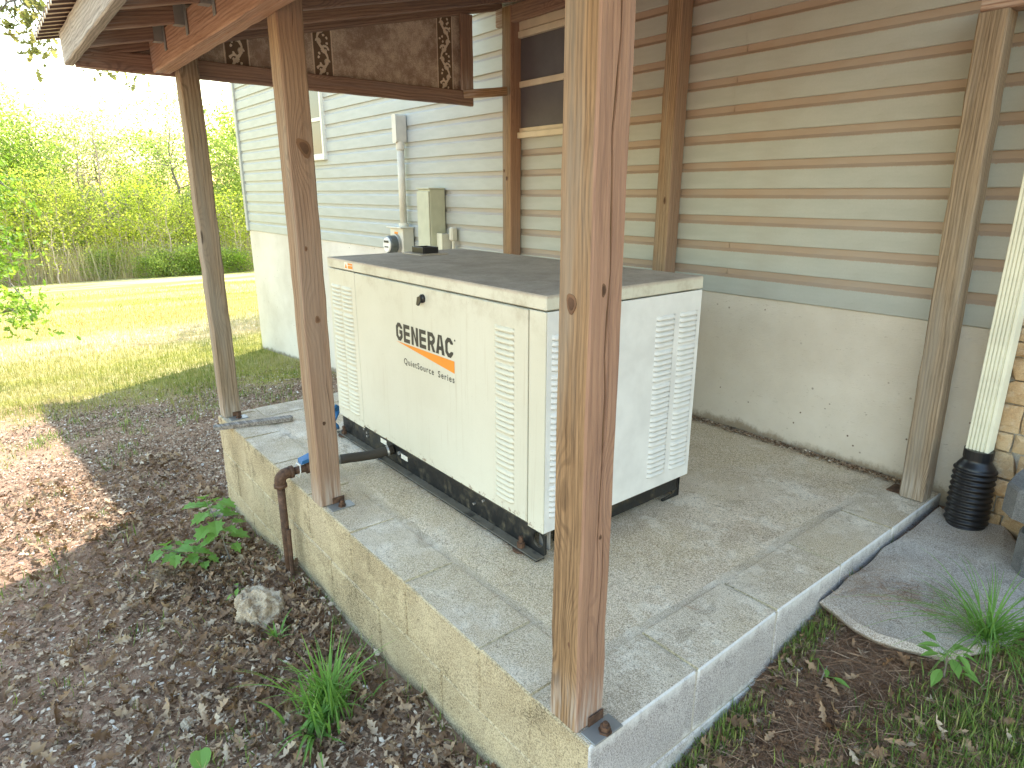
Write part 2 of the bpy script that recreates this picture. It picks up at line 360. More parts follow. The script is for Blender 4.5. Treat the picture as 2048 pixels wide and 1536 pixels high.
# ------------------------------------------------------------------ mesh helpers
def link(o, parent=None, M=None, rootloc=None):
    COL.objects.link(o); M = M.copy() if M is not None else Matrix.Identity(4)
    if parent is not None:
        o.parent = parent; o.matrix_basis = WLOC[parent.name].inverted() @ M
    else: o.matrix_basis = M
    WLOC[o.name] = M
    return o
WLOC = {}
def thing(name, loc, label, cat, group=None):
    o = bpy.data.objects.new(name, None); o.empty_display_size = .1
    COL.objects.link(o); o.location = loc; WLOC[o.name] = Matrix.Translation(Vector(loc))
    tag(o, label, cat, group); return o
def tag(o, label=None, cat=None, group=None, kind=None):
    if label: o['label'] = label
    if cat: o['category'] = cat
    if group: o['group'] = group
    if kind: o['kind'] = kind
    return o
class MB:
    def __init__(s): s.V = []; s.F = []; s.I = []
    def add(s, V, F, mi=0):
        b = len(s.V); s.V += [tuple(v) for v in V]; s.F += [tuple(b+i for i in f) for f in F]; s.I += [mi]*len(F); return s
    def box(s, lo, hi, mi=0):
        x0, y0, z0 = lo; x1, y1, z1 = hi
        V = [(x0,y0,z0),(x1,y0,z0),(x1,y1,z0),(x0,y1,z0),(x0,y0,z1),(x1,y0,z1),(x1,y1,z1),(x0,y1,z1)]
        return s.add(V, [(0,3,2,1),(4,5,6,7),(0,1,5,4),(1,2,6,5),(2,3,7,6),(3,0,4,7)], mi)
    def cbox(s, lo, hi, c=.004, j=0, mi=0):
        pts = []
        for ix in (0, 1):
            for iy in (0, 1):
                for iz in (0, 1):
                    P = [(lo, hi)[i][k] for k, i in enumerate((ix, iy, iz))]
                    sg = [1-2*i for i in (ix, iy, iz)]
                    jj = [random.uniform(-j, j) for _ in range(3)]
                    for a in range(3):
                        q = [P[k] + jj[k] + (0 if k == a else sg[k]*c) for k in range(3)]
                        pts.append(q)
        return s.hull(pts, mi)
    def hull(s, pts, mi=0):
        bm = bmesh.new()
        for p in pts: bm.verts.new(p)
        r = bmesh.ops.convex_hull(bm, input=bm.verts)
        bmesh.ops.delete(bm, geom=[g for g in set(r['geom_interior']) | set(r['geom_unused']) if isinstance(g, bmesh.types.BMVert)], context='VERTS')
        bmesh.ops.dissolve_limit(bm, angle_limit=.02, verts=bm.verts, edges=bm.edges)
        bm.verts.index_update()
        s.add([v.co for v in bm.verts], [[v.index for v in f.verts] for f in bm.faces], mi); bm.free(); return s
    def tube(s, path, rad, n=10, mi=0, cap=True, sq=1.0):
        path = [Vector(p) for p in path]; rad = rad if isinstance(rad, (list, tuple)) else [rad]*len(path)
        b = len(s.V); up = Vector((0, 0, 1)); prev = None
        for i, p in enumerate(path):
            d = (path[min(i+1, len(path)-1)] - path[max(i-1, 0)]).normalized()
            if prev is None: a = d.cross(up if abs(d.z) < .9 else Vector((1, 0, 0))).normalized()
            else: a = (prev - d*prev.dot(d)).normalized()
            prev = a; c = d.cross(a)
            for k in range(n):
                t = 2*math.pi*k/n; s.V.append(tuple(p + (a*math.cos(t) + c*math.sin(t)*sq)*rad[i]))
        for i in range(len(path)-1):
            for k in range(n):
                s.F.append((b+i*n+k, b+i*n+(k+1) % n, b+(i+1)*n+(k+1) % n, b+(i+1)*n+k)); s.I.append(mi)
        if cap:
            s.F.append(tuple(b+k for k in reversed(range(n)))); s.I.append(mi)
            e = b+(len(path)-1)*n; s.F.append(tuple(e+k for k in range(n))); s.I.append(mi)
        return s
    def prism(s, poly, axis, a, b, mi=0):
        """poly of 2D points in the two other axes (cyclic order), extruded along axis from a to b"""
        def P(u, v, w): return {0: (w, u, v), 1: (u, w, v), 2: (u, v, w)}[axis]
        n = len(poly); V = [P(u, v, a) for u, v in poly] + [P(u, v, b) for u, v in poly]
        F = [tuple(range(n))[::-1], tuple(range(n, 2*n))] + [(i, (i+1) % n, n+(i+1) % n, n+i) for i in range(n)]
        return s.add(V, F, mi)
    def build(s, name, mats, parent=None, M=None, smooth=False):
        me = bpy.data.meshes.new(name); me.from_pydata(s.V, [], s.F)
        for m in (mats if isinstance(mats, (list, tuple)) else [mats]): me.materials.append(m)
        me.polygons.foreach_set('material_index', s.I)
        if smooth: me.polygons.foreach_set('use_smooth', [True]*len(me.polygons))
        me.update()
        bm = bmesh.new(); bm.from_mesh(me); bmesh.ops.recalc_face_normals(bm, faces=bm.faces); bm.to_mesh(me); bm.free()
        return link(bpy.data.objects.new(name, me), parent, M)
def fastmesh(name, V, F, mat, parent=None, M=None, smooth=False):
    V = np.asarray(V, np.float32); F = np.asarray(F, np.int32); k = F.shape[1]
    me = bpy.data.meshes.new(name); me.vertices.add(len(V)); me.vertices.foreach_set('co', V.ravel())
    me.loops.add(F.size); me.loops.foreach_set('vertex_index', F.ravel())
    me.polygons.add(len(F)); me.polygons.foreach_set('loop_start', np.arange(0, F.size, k, dtype=np.int32))
    me.polygons.foreach_set('loop_total', np.full(len(F), k, np.int32))
    me.materials.append(mat); me.update(calc_edges=True); me.validate()
    return link(bpy.data.objects.new(name, me), parent, M)
def scatter(P, T, TF, size, yaw, tilt=None, roll=None, sy=None):
    """P (n,3) places, T (k,3) template, rotated by roll (x), tilt (y), yaw (z)"""
    n = len(P); V = np.repeat(T[None], n, 0) * size[:, None, None]
    if sy is not None: V[:, :, 1] *= sy[:, None]
    for ang, (i, j) in ((roll, (1, 2)), (tilt, (2, 0)), (yaw, (0, 1))):
        if ang is None: continue
        c, s = np.cos(ang)[:, None], np.sin(ang)[:, None]; a, b = V[:, :, i].copy(), V[:, :, j].copy()
        V[:, :, i] = a*c - b*s; V[:, :, j] = a*s + b*c
    V += P[:, None]
    F = (TF[None] + (np.arange(n)*len(T))[:, None, None]).reshape(-1, TF.shape[1])
    return V.reshape(-1, 3), F
def U(a, b, n): return RNG.uniform(a, b, n)

def timber(name, a, b, w, d, mat, parent, up=(0, 1, 0), jit=.002, ch=.0045, cracks=None, seg=None, bow=0):
    """a, b: ends of the centre line; w along the local Y, d along 'up' (local Z)"""
    a, b = Vector(a), Vector(b); X = (b-a); L = X.length; X.normalize()
    Z = Vector(up); Z = (Z - X*Z.dot(X)).normalized(); Y = Z.cross(X)
    Mx = Matrix((X, Y, Z)).transposed().to_4x4(); Mx.translation = a
    seg = seg or max(2, int(L/.08)); hw, hd = w/2, d/2
    V = []; F = []; cr = cracks or []
    ny = 2 if not cr else len(cr)
    for i in range(seg+1):
        x = L*i/seg; j = lambda: random.uniform(-jit, jit)
        ring = [(hw-ch, -hd), (hw, -hd+ch)]
        for (x0, x1, z0, z1, cw, cd, sd) in sorted(cr, key=lambda q: q[2]):
            t = (x-x0)/(x1-x0); amp = max(0, math.sin(math.pi*min(1, max(0, t))))**.4 if 0 < t < 1 else 0
            zc = z0 + (z1-z0)*min(1, max(0, t)) + .004*math.sin(x*17+sd) + .0025*noise.noise(Vector((x*22, sd, 0)))*2
            ww = cw*amp*(.6+.8*abs(noise.noise(Vector((x*9, sd, 3)))))+.00005
            ring += [(hw, zc-ww), (hw-cd*amp-.0001, zc+.001*math.sin(x*60)), (hw, zc+ww)]
        ring += [(hw, hd-ch), (hw-ch, hd), (-hw+ch, hd), (-hw, hd-ch), (-hw, -hd+ch), (-hw+ch, -hd)]
        bz = bow*math.sin(math.pi*i/seg); n = len(ring)
        dj = (j(), j())
        V += [(x, y+dj[0]*.6+j()*.35, z+bz+dj[1]*.6+j()*.35) for y, z in ring]
    for i in range(seg):
        for k in range(n): F.append((i*n+k, i*n+(k+1) % n, (i+1)*n+(k+1) % n, (i+1)*n+k))
    F.append(tuple(reversed(range(n)))); F.append(tuple(seg*n+k for k in range(n)))
    mb = MB(); mb.add(V, F); return mb.build(name, mat, parent, Mx)

# ------------------------------------------------------------------ terrain
def smooth(t): t = np.clip(t, 0, 1); return t*t*(3-2*t)
def tz(x, y):
    x = np.asarray(x, float); y = np.asarray(y, float)
    base = np.where(x < 0, -.33 + .075*np.maximum(x, -60), -.33 + .012*np.minimum(x, 40))
    rise = np.interp(y, [.15, .37, .7, 1.1, 1.39, 1.6, 2.0, 8], [0, .05, .13, .222, .235, .245, .27, .30])
    k = smooth((x + .35)/.3)
    near = np.exp(-((x+1)**2+(y)**2)/60)
    rough = near*(.012*np.sin(x*7.1+y*3)*np.sin(y*6.3-x*2) + .008*np.sin(x*17+1)*np.sin(y*15+2))
    mound = .05*np.exp(-(((x+1.75)/.25)**2+((y+.05)/.12)**2))
    return base + rise*k + rough + mound
def grid1(*segs):
    out = []
    for a, b, s in segs: out += list(np.arange(a, b, s))
    return np.array(out)
gx = grid1((-600, -100, 50), (-100, -20, 4), (-20, -8, .5), (-8, 1.5, .045), (1.5, 8, .5), (8, 100, 10), (100, 601, 100))
gy = grid1((-600, -100, 50), (-100, -10, 6), (-10, -2, .5), (-2, 2.6, .045), (2.6, 8, .5), (8, 60, 4), (60, 601, 60))
GX, GY = np.meshgrid(gx, gy, indexing='ij'); GZ = tz(GX, GY)
nx, ny = GX.shape; idx = np.arange(nx*ny).reshape(nx, ny)
FQ = np.stack([idx[:-1, :-1], idx[1:, :-1], idx[1:, 1:], idx[:-1, 1:]], -1).reshape(-1, 4)
g = fastmesh("ground", np.stack([GX, GY, GZ], -1).reshape(-1, 3), FQ, M_ground)
g.data.polygons.foreach_set('use_smooth', [True]*len(g.data.polygons)); tag(g, kind='structure')

# ------------------------------------------------------------------ house
WY = 2.055
house = thing("house", (-4, WY, -.6), "grey-green vinyl sided house on a pale painted concrete foundation behind the porch", "house")
mb = MB(); mb.box((-8.6, WY, -1.8), (-.2, WY+6, .695)); mb.box((-.2, WY-.004, -1.8), (.13, WY+.3, .695))
mb.build("foundation", M_found, house)
mb = MB(); mb.box((-8.58, WY+.004, .695), (.14, WY+6, 3.0)); mb.box((-5.0, WY+.006, 3.0), (12, WY+6, 4.2)); mb.box((.14, WY+.02, -.9), (12, WY+6, 3.0))  # box above the low eave is unseen, added to shade the foreground soil
mb.build("wall_core", M_elec, house)
# dutch-lap boards
prof = [(.001, .131), (.001, .098), (.0125, .0835), (.0135, .002), (.0115, -.001), (.002, -.001)]
zc = .70; k = 0
seams = [-1.10, -3.6, -2.2, -1.14, -5.1, -4.4, -2.9, -6.4, -5.9, -3.3]
def siding(x0, x1, z, off):
    m = MB(); P = [(-(d+off), zz) for d, zz in prof]; n = len(P)
    V = [(x0, y, zz) for y, zz in P] + [(x1, y, zz) for y, zz in P]
    m.add(V, [(i, i+1, n+i+1, n+i) for i in range(n-1)]+[tuple(range(n)), tuple(range(n, 2*n))[::-1]])
    return m.build("siding_board", M_siding, house, Matrix.Translation((0, WY+.003, z)))
for k in range(28):
    z = .70 + .127*k
    s = seams[(k//2) % len(seams)] if k not in (8, 9) else -1.10
    xl, xr = (-8.6, .12) if k < 18 else (-5.0, 8.0)  # upper courses clad the added raised section
    siding(xl, s+.02, z, 0.0); siding(s, xr, z, .003)
mb = MB(); mb.cbox((-8.64, WY-.03, .69), (-8.56, WY+.06, 3.02), .004); mb.build("corner_trim", M_siding, house)
mb = MB(); mb.cbox((.115, WY-.03, .60), (.20, WY+.03, 3.0), .004); mb.build("corner_trim", M_white, house)
mb = MB()
mb.prism([(1.93, 2.90), (1.93, 2.98), (5.05, 5.0), (8.4, 3.12), (8.4, 2.98), (5.05, 4.85)], 0, -8.95, -5.0)
mb.prism([(1.72, 4.2), (1.72, 4.34), (5.05, 6.2), (8.4, 4.34), (8.4, 4.2), (5.05, 6.05)], 0, -5.15, 12.2)  # added raised roof, its end placed to shape the ground shadow
mb.build("roof", M_shingle, house)
mb = MB(); mb.prism([(WY, 3.0), (5.05, 4.86), (8.05, 3.0)], 0, -8.55, -5.0); mb.prism([(WY+.01, 4.2), (5.05, 6.06), (8.05, 4.2)], 0, -4.95, 12); mb.build("gable_wall", M_elec, house)  # second prism closes the added raised section

def window(x0, x1, z0, z1, mw, label, screen=False):
    w = MB(); f = .035; y0, y1 = WY-.042, WY+.004
    w.cbox((x0, y0, z0), (x0+f, y1, z1), .003); w.cbox((x1-f, y0, z0), (x1, y1, z1), .003)
    w.cbox((x0-.012, y0-.008, z0-f), (x1+.012, y1, z0+.002), .003); w.cbox((x0-.006, y0-.002, z1-.002), (x1+.006, y1, z1+f), .003)
    o = w.build("window", mw, house); tag(o, label)
    m = MB(); zm = (z0+z1)/2+.01
    m.cbox((x0+f, y0+.010, zm-.018), (x1-f, y0+.028, zm+.018), .002)
    m.cbox((x0+f, y0+.012, z0+.003), (x1-f, y0+.026, z0+.028), .002)
    m.cbox((x0+f, y0+.012, z0+.03), (x0+f+.018, y0+.026, zm-.02), .002); m.cbox((x1-f-.018, y0+.012, z0+.03), (x1-f, y0+.026, zm-.02), .002)
    m.build("sash", mw, o)
    p = MB(); p.box((x0+f, y0+.024, zm+.018), (x1-f, y0+.027, z1-.003)); p.build("pane", M_inside if screen else M_glass, o)
    p = MB(); p.box((x0+f+.018, y0+.0215, z0+.028), (x1-f-.018, y0+.0235, zm-.019)); p.build("pane", M_inside if screen else M_glass, o)
window(-6.62, -5.83, 1.545, 2.24, M_whitew, "white framed window in the open part of the wall")
window(-2.775, -2.0, 1.565, 2.125, M_creamw, "cream framed window with dark screens under the porch roof", True)

MB().cbox((-2.83, WY-.034, 2.165), (-1.95, WY-.008, 2.25), .003).build("window_casing", M_creamw, house)
# stone veneer corner on the right
vw = thing("stone_veneer_pillar", (.45, 1.97, -.03), "rough ochre stone veneer with thick white mortar beside the downspout", "stone wall")
mb = MB(); mb.box((.145, 1.985, -.5), (1.1, WY+.02, .775)); mb.build("mortar_bed", M_mortar, vw)
z = -.06
while z < .76:
    h = random.uniform(.05, .11); h = min(h, .775-z); x = .14 + random.uniform(0, .01)
    while x < 1.1:
        w_ = random.uniform(.09, .2) if x > .2 else random.uniform(.05, .11)
        pts = []
        for _ in range(34):
            a, b2, c = random.uniform(0, 1), random.uniform(0, 1), random.uniform(0, 1)
            e = 1-.35*(abs(2*a-1)**3+abs(2*c-1)**3)
            pts.append((x+.002+(w_-.004)*round(a*1.6-.3, 1) if False else x+.002+(w_-.004)*min(1, max(0, a*1.5-.25)), 1.985-.030*b2*e-.002, z+.002+(h-.005)*min(1, max(0, c*1.5-.25))))
        m = MB(); m.hull(pts); m.build("stone", M_stone, vw)
        x += w_
    z += h
# dark stone steps at the frame's right edge
st = thing("stone_steps", (.6, 1.75, 0), "dark grey thick stone slabs stacked as steps at the right edge", "steps")
def slabstone(lo, hi, name="step_slab"):
    cx, cy = (lo[0]+hi[0])/2, (lo[1]+hi[1])/2; pts = []
    for i in range(26):
        a = 2*math.pi*i/26; c, s = math.cos(a), math.sin(a); rr = (abs(c)**5+abs(s)**5)**(-1/5)*random.uniform(.955, 1)
        px, py = cx+(hi[0]-lo[0])/2*c*rr, cy+(hi[1]-lo[1])/2*s*rr
        pts += [(px, py, lo[2]+random.uniform(0, .008)), (px, py, hi[2]-.012), (cx+(px-cx)*.985, cy+(py-cy)*.985, hi[2])]
    m = MB(); m.hull(pts); return m
slabstone((.275, 1.55, .17), (1.2, 1.93, .28)).build("step_slab", M_dark, st)
slabstone((.33, 1.60, -.10), (1.2, 1.95, .10)).build("step_slab", M_dark, st)
slabstone((.46, 1.66, .10), (1.1, 1.94, .17)).build("step_slab", M_dark, st)

# ------------------------------------------------------------------ electrical gear on the wall
def smooth_box(m, lo, hi, c=.006): m.cbox(lo, hi, c)
e = thing("conduit_riser", (-4.22, 1.99, .92), "grey conduit with a long rounded access box at its top on the siding", "conduit")
m = MB()
for s in (0,):
    poly = []
    for cx, cz, a0 in ((-4.215, 1.785, 0), (-4.25, 1.785, 90), (-4.25, 1.60, 180), (-4.215, 1.60, 270)):
        for q in range(4):
            a = R(a0+q*30); poly.append((cx+.016*math.cos(a), cz+.018*math.sin(a)))
    m.prism(poly, 1, 1.945, 2.035)
m.build("access_box", M_elec, e)
m = MB(); m.prism([(x, z) for x, z in poly], 1, 1.938, 1.9445); m.build("box_cover", M_elec, e)
m = MB(); m.tube([(-4.225, 1.985, .90), (-4.225, 1.985, 1.59)], .03, 16); m.build("pipe", M_elec, e, smooth=True)
m = MB(); m.tube([(-4.225, 1.985, 1.53), (-4.225, 1.985, 1.592)], .036, 16); m.build("coupling", M_elec, e)
m = MB(); m.tube([(-4.225, 1.985, .905), (-4.225, 1.985, .94)], .042, 16); m.build("hub_fitting", M_elec, e)
e = thing("electric_meter", (-4.26, 1.98, .5), "round glass electric meter on a grey metal socket box under the conduit", "electric meter")
m = MB(); m.cbox((-4.37, 1.93, .42), (-4.15, 2.036, .90), .004); m.build("socket_box", M_elec, e)
m = MB(); m.cbox((-4.395, 1.905, .898), (-4.14, 2.036, .912), .003); m.build("box_hood", M_elec, e)
def disc(m, c, prof_, n=28, mi=0):
    b = len(m.V)
    for (r, y) in prof_:
        for k in range(n):
            a = 2*math.pi*k/n; m.V.append((c[0]+r*math.cos(a), c[1]+y, c[2]+r*math.sin(a)))
    for i in range(len(prof_)-1):
        for k in range(n): m.F.append((b+i*n+k, b+i*n+(k+1) % n, b+(i+1)*n+(k+1) % n, b+(i+1)*n+k)); m.I.append(mi)
    m.F.append(tuple(b+(len(prof_)-1)*n+k for k in range(n))); m.I.append(mi)
m = MB(); disc(m, (-4.26, 1.93, .765), [(.088, 0), (.088, -.022), (.078, -.024)]); m.build("meter_ring", M_steel, e)
m = MB(); disc(m, (-4.26, 1.93, .765), [(.076, -.02), (.076, -.075), (.070, -.09), (.04, -.098), (.001, -.1)]); m.build("meter_glass", M_glass, e, smooth=True)
m = MB(); disc(m, (-4.26, 1.93, .765), [(.064, -.092), (.06, -.101)]); m.box((-4.30, 1.826, .782), (-4.22, 1.829, .80), 1); m.box((-4.29, 1.826, .742), (-4.23, 1.829, .752), 1); m.build("meter_face", [M_white, M_print], e)
m = MB(); m.box((-4.29, 1.927, .845), (-4.235, 1.9299, .868)); m.build("warning_label", M_orange, e)
e = thing("breaker_panel", (-3.73, 1.97, .3), "tall narrow grey-green electrical panel behind the generator", "electrical panel")
m = MB(); m.cbox((-3.825, 1.90, .30), (-3.65, 2.036, 1.215), .003); m.build("panel_box", M_elecg, e)
m = MB(); m.cbox((-3.83, 1.888, .32), (-3.655, 1.899, 1.20), .003); m.build("panel_door", M_elecg, e)
m = MB(); m.cbox((-3.835, 1.885, 1.2155), (-3.645, 2.036, 1.226), .003); m.build("panel_hood", M_elecg, e)
e = thing("disconnect_box", (-3.60, 1.98, .5), "small beige electrical box beside the tall panel", "electrical box")
m = MB(); m.cbox((-3.645, 1.955, .45), (-3.575, 2.036, .88), .004); m.build("box_body", M_elec, e)
m = MB(); m.cbox((-3.648, 1.945, .47), (-3.572, 1.9545, .885), .003); m.build("box_door", M_cream, e)
e = thing("cable_fitting", (-3.50, 2.0, .5), "thin grey conduit with small oval fitting right of the panels", "conduit")
m = MB(); m.cbox((-3.522, 1.975, .83), (-3.478, 2.036, .935), .012); m.build("oval_box", M_elec, e)
m = MB(); m.tube([(-3.50, 2.005, .40), (-3.50, 2.005, .84)], .013, 10); m.build("pipe", M_elec, e)
e = MB().tube([(-4.02, 2.02, .45), (-4.02, 2.02, .93), (-4.0, 2.02, .95), (-3.97, 2.02, .95), (-3.955, 2.02, .93), (-3.955, 2.02, .45)], .009, 6).build("cable_loop", M_hose)
tag(e, "dark thin cable clipped to the wall between meter and tall panel", "cable")

# ------------------------------------------------------------------ porch slab
slab = thing("porch_slab", (-1.45, 1.0, -.5), "raised concrete porch slab edged with ochre and grey blocks", "porch slab")
m = MB(); m.box((-2.892, .004, -1.0), (-.004, 2.05, -.0035)); o = m.build("mortar_core", [M_mortar, M_bf, M_cap], slab)
for p in o.data.polygons: p.material_index = 1 if p.normal.y < -.8 or p.normal.x < -.8 else 2 if p.normal.z > .8 else 0
gxs = np.linspace(-2.704, -.1945, 56); gys = np.linspace(.1935, 2.05, 42)
V = []; 
for x in gxs:
    for y in gys:
        edge = min(x+2.704, -.1945-x, y-.1935)
        V.append((x, y, -.0015 + .0035*noise.noise(Vector((x*2.3, y*2.3, 0))) + .0016*noise.noise(Vector((x*19, y*19, 4))) - .006*max(0, 1-edge/.02)))
n_, m_ = len(gxs), len(gys); I = np.arange(n_*m_).reshape(n_, m_)
o = fastmesh("poured_top", V, np.stack([I[:-1, :-1], I[1:, :-1], I[1:, 1:], I[:-1, 1:]], -1).reshape(-1, 4), M_slab, slab, Matrix.Identity(4))
o.data.polygons.foreach_set('use_smooth', [True]*len(o.data.polygons))
def block(lo, hi, mat):
    o = MB().cbox(lo, hi, .0045, .0022).build("block", [mat, M_cap, M_bf], slab)
    for p in o.data.polygons:
        p.material_index = 0 if p.normal.x > .3 else 2 if p.normal.y < -.3 or p.normal.x < -.3 else 1
jr = [.0, .397, .785, 1.182, 1.575, 2.05]
jf = [-2.895, -2.84, -2.43, -2.02, -1.62, -1.22, -.82, -.42, -.203]
mcap = [M_bf, M_cap]
for i in range(5):
    y0, y1 = jr[i]+(.0 if i else .0), jr[i+1]
    f0 = .004 if i else -.0005
    block((-.192, y0+f0, -.197), (0, y1-.004, .001), M_br)
    yo = jr[i]-.19
    block((-.192, max(0, yo)+f0, -.400), (.001, (jr[i+1]-.19 if i < 4 else 2.05)-.004, -.206), M_br)
    block((-.192, y0+f0, -.605), (.0, y1-.004, -.409), M_br)
for i in range(len(jf)-1):
    block((jf[i]+.004, 0, -.197), (jf[i+1]-.004, .19, .001), M_bf)
    a, b_ = jf[i]-.2, jf[i+1]-.2
    if i: block((max(a, -2.892)+.004, -.001, -.400), ((b_ if i < len(jf)-2 else -.2)-.004, .19, -.206), M_bf)
    block((jf[i]+.004, 0, -.605), (jf[i+1]-.004, .19, -.409), M_bf)
for i in range(5):
    block((-2.897, .198+i*.37+.004, -.197), (-2.708, .198+(i+1)*.37-.004, 0), M_bf)
    block((-2.897, .10+i*.39+.004, -.400), (-2.708, .10+(i+1)*.39-.004, -.206), M_bf)
    block((-2.897, .198+i*.37+.004, -.62), (-2.708, .198+(i+1)*.37-.004, -.409), M_bf)

# ------------------------------------------------------------------ porch frame and roof
ph = thing("porch_shelter", (-1.45, 1.0, 0), "open wooden lean-to shelter with brown posts and metal roof over the generator", "shelter")
def rz(y): return 1.851 + .2305*y            # rafter underside
def post(name, x, y, top, mat, label, dx=0, dy=0, s=.089, z0=.006, cr=None, bow=0):
    o = timber("post", (x, y, z0), (x+dx, y+dy, top), s, s, mat, ph, up=(0, 1, 0), cracks=cr, jit=.0024, bow=bow)
    if label: tag(o, label)
    return o
M_knot = flat("knot_wood", (.10, .052, .03), .7, 0, .3, .45)
def knot(par, c, axis, ra, rb, tilt=0):
    m = MB()
    for k, (s_, h) in enumerate(((1.0, 0), (.62, .0006))):
        pts = []
        for i in range(16):
            a = 2*math.pi*i/16; q = 1+.12*math.sin(3*a+c[2]*20)+random.uniform(-.05, .05)
            u, w = ra*s_*q*math.cos(a), rb*s_*q*math.sin(a); u, w = u*math.cos(tilt)-w*math.sin(tilt), u*math.sin(tilt)+w*math.cos(tilt)
            for d in (0, .0011+h):
                pts.append((c[0]+u, c[1]-d, c[2]+w) if axis == 1 else (c[0]+d, c[1]+u, c[2]+w))
        m.hull(pts, k)
    m.build("knot", [M_knotrim, M_knot], par)
M_knotrim = flat("knot_rim_wood", (.16, .088, .05), .75, 0, .3, .3)
def base(o, x, y, x1, y1, both=True):
    m = MB(); m.cbox((x, y, .0015), (x1, y1, .0065), .001); m.cbox((x+.0, y+.025, .0066), (x+.003, y1-.02, .032), .0008, 0, 1)
    q = m.build("post_base", [M_bracket, M_rust], ph)
    m = MB(); cx, cy = (x+x1)/2+.01, (y+y1)/2; m.tube([(cx, cy, .006), (cx, cy, .012)], .016, 6); m.tube([(cx, cy, .012), (cx, cy, .032)], .006, 8); m.tube([(cx, cy, .013), (cx, cy, .024)], .012, 6); m.build("bolt", M_rust, q)
p3 = post("post", -.0905, .0445, 1.93, M_postr, "near corner post with a long dark crack on its right face", cr=[(.02, .60, .022, .014, .0018, .018, 1), (.40, 1.88, .004, .000, .0048, .038, 2), (.10, .5, -.020, -.010, .0010, .010, 5)])
p2 = post("post", -1.5145, .0445, 1.96, M_post, "second front post with large knot", dx=.0, cr=[(.0, .35, .0, .01, .001, .01, 7), (.1, .6, .02, .025, .0009, .009, 8), (1.0, 1.9, .01, .005, .0012, .012, 9)])
p1 = post("post", -2.848, .058, 1.93, M_postg, "far front post at the slab's left end", dx=.01, cr=[(.15, .9, .0, .01, .0006, .006, 9), (.0, .3, -.015, .0, .0005, .006, 3)])
w3 = post("post", -.054, 1.925, 1.765, M_postg, "leaning rear post beside the downspout", dx=-.03, cr=[(.05, 1.7, .01, .0, .0007, .01, 4)])
w2 = post("post", -1.452, 1.995, 2.30, M_post, "middle rear post against the siding", cr=[(.8, 2.2, .0, .012, .0008, .008, 6)])
w1 = post("post", -2.765, 1.995, 2.30, M_postr, "rear post left of the dark screened window", cr=[(1.1, 2.2, .0, .004, .0008, .008, 12)])
knot(p3, (-.097, .0008, .986), 1, .013, .020, .1); knot(p3, (-.075, .0008, .23), 1, .006, .012)
knot(p3, (-.0472, .035, 1.014), 0, .006, .013); knot(p3, (-.0472, .055, .489), 0, .004, .006)
knot(p2, (-1.4712, .055, 1.335), 0, .021, .034, .5); knot(p2, (-1.4712, .05, .745), 0, .010, .014); knot(p2, (-1.4712, .040, .346), 0, .010, .013); knot(p2, (-1.4712, .03, 1.0), 0, .005, .009)
knot(p1, (-2.8035, .05, .95), 0, .008, .014)
knot(w1, (-2.76, 1.9512, 1.28), 1, .012, .016); knot(w1, (-2.79, 1.9512, 1.33), 1, .007, .011)
knot(w2, (-1.44, 1.9512, 1.15), 1, .007, .02)
base(p3, -.043, .012, .018-.02+.006, .105); base(p2, -1.466, .02, -1.41, .115); base(p1, -2.80, .03, -2.74, .12)
m = MB(); m.cbox((-.155, 1.90, .0015), (-.1, 1.99, .0065), .001); m.cbox((-.107, 1.90, .0065), (-.1025, 1.985, .07), .001); m.build("post_base", M_rust, ph)
XE = -2.90
b = timber("front_beam", (XE, -.0585, 1.805), (.32, -.0585, 1.805), .038, .14, M_beam, ph, up=(0, 0, 1))
b = timber("front_beam", (XE, -.0195, 1.806), (.32, -.0195, 1.806), .038, .14, M_beam, ph, up=(0, 0, 1))
timber("rear_beam", (-2.88, 1.975, rz(1.96)-.05), (.32, 1.975, rz(1.96)-.05), .036, .10, M_raft, ph, up=(0, 0, 1))
timber("corner_header", (-.125, 1.93, 1.79), (.9, 1.93, 1.79), .085, .045, M_beam, ph, up=(0, 0, 1))
rx = [-2.922] + [-2.62+.375*i for i in range(8)] + [.30]
cs = 1/math.cos(math.atan(.2305)); nrm = Vector((0, -.2305, 1)).normalized()
def rp(x, y, off): return (x, y-off*.2246*0, rz(y)+off)
for i, x in enumerate(rx):
    h = .12; off = h/2*cs
    if i in (0, len(rx)-1):
        timber("rafter", rp(x, -.385, off), rp(x, 2.02, off), .038, h, M_raft, ph, up=(0, 0, 1))
    else:
        timber("rafter", rp(x, -.385, off), rp(x, -.080, off), .038, h, M_raft, ph, up=(0, 0, 1))
        timber("rafter", rp(x+.012, .002, off), rp(x+.012, 2.02, off), .038, h, M_raft, ph, up=(0, 0, 1))
        m = MB(); zz = rz(-.08)
        m.cbox((x+.0205, -.118, zz-.012), (x+.0225, -.0812, zz+.115), .0005); m.cbox((x+.0205, -.0818, zz-.05), (x+.052, -.0788, zz+.10), .0005)
        m.box((x-.021, -.118, zz-.014), (x+.0225, -.081, zz-.0122))
        m.build("joist_hanger", M_bracket, ph)
timber("fascia", (-2.96, -.405, 1.805), (.34, -.405, 1.805), .038, .135, M_grey, ph, up=(0, 0, 1))
timber("end_chord", (-2.922, -.385, 1.772), (-2.922, 1.79, 1.770), .038, .085, M_raft, ph, up=(0, 0, 1))
timber("end_stud", (-2.895, 1.735, 1.815), (-2.895, 1.735, rz(1.735)-.002), .09, .022, M_raft, ph, up=(1, 0, 0))
timber("tie_block", (-2.905, 1.715, 1.792), (-2.725, 1.928, 1.808), .034, .05, M_postr, ph, up=(0, 0, 1))
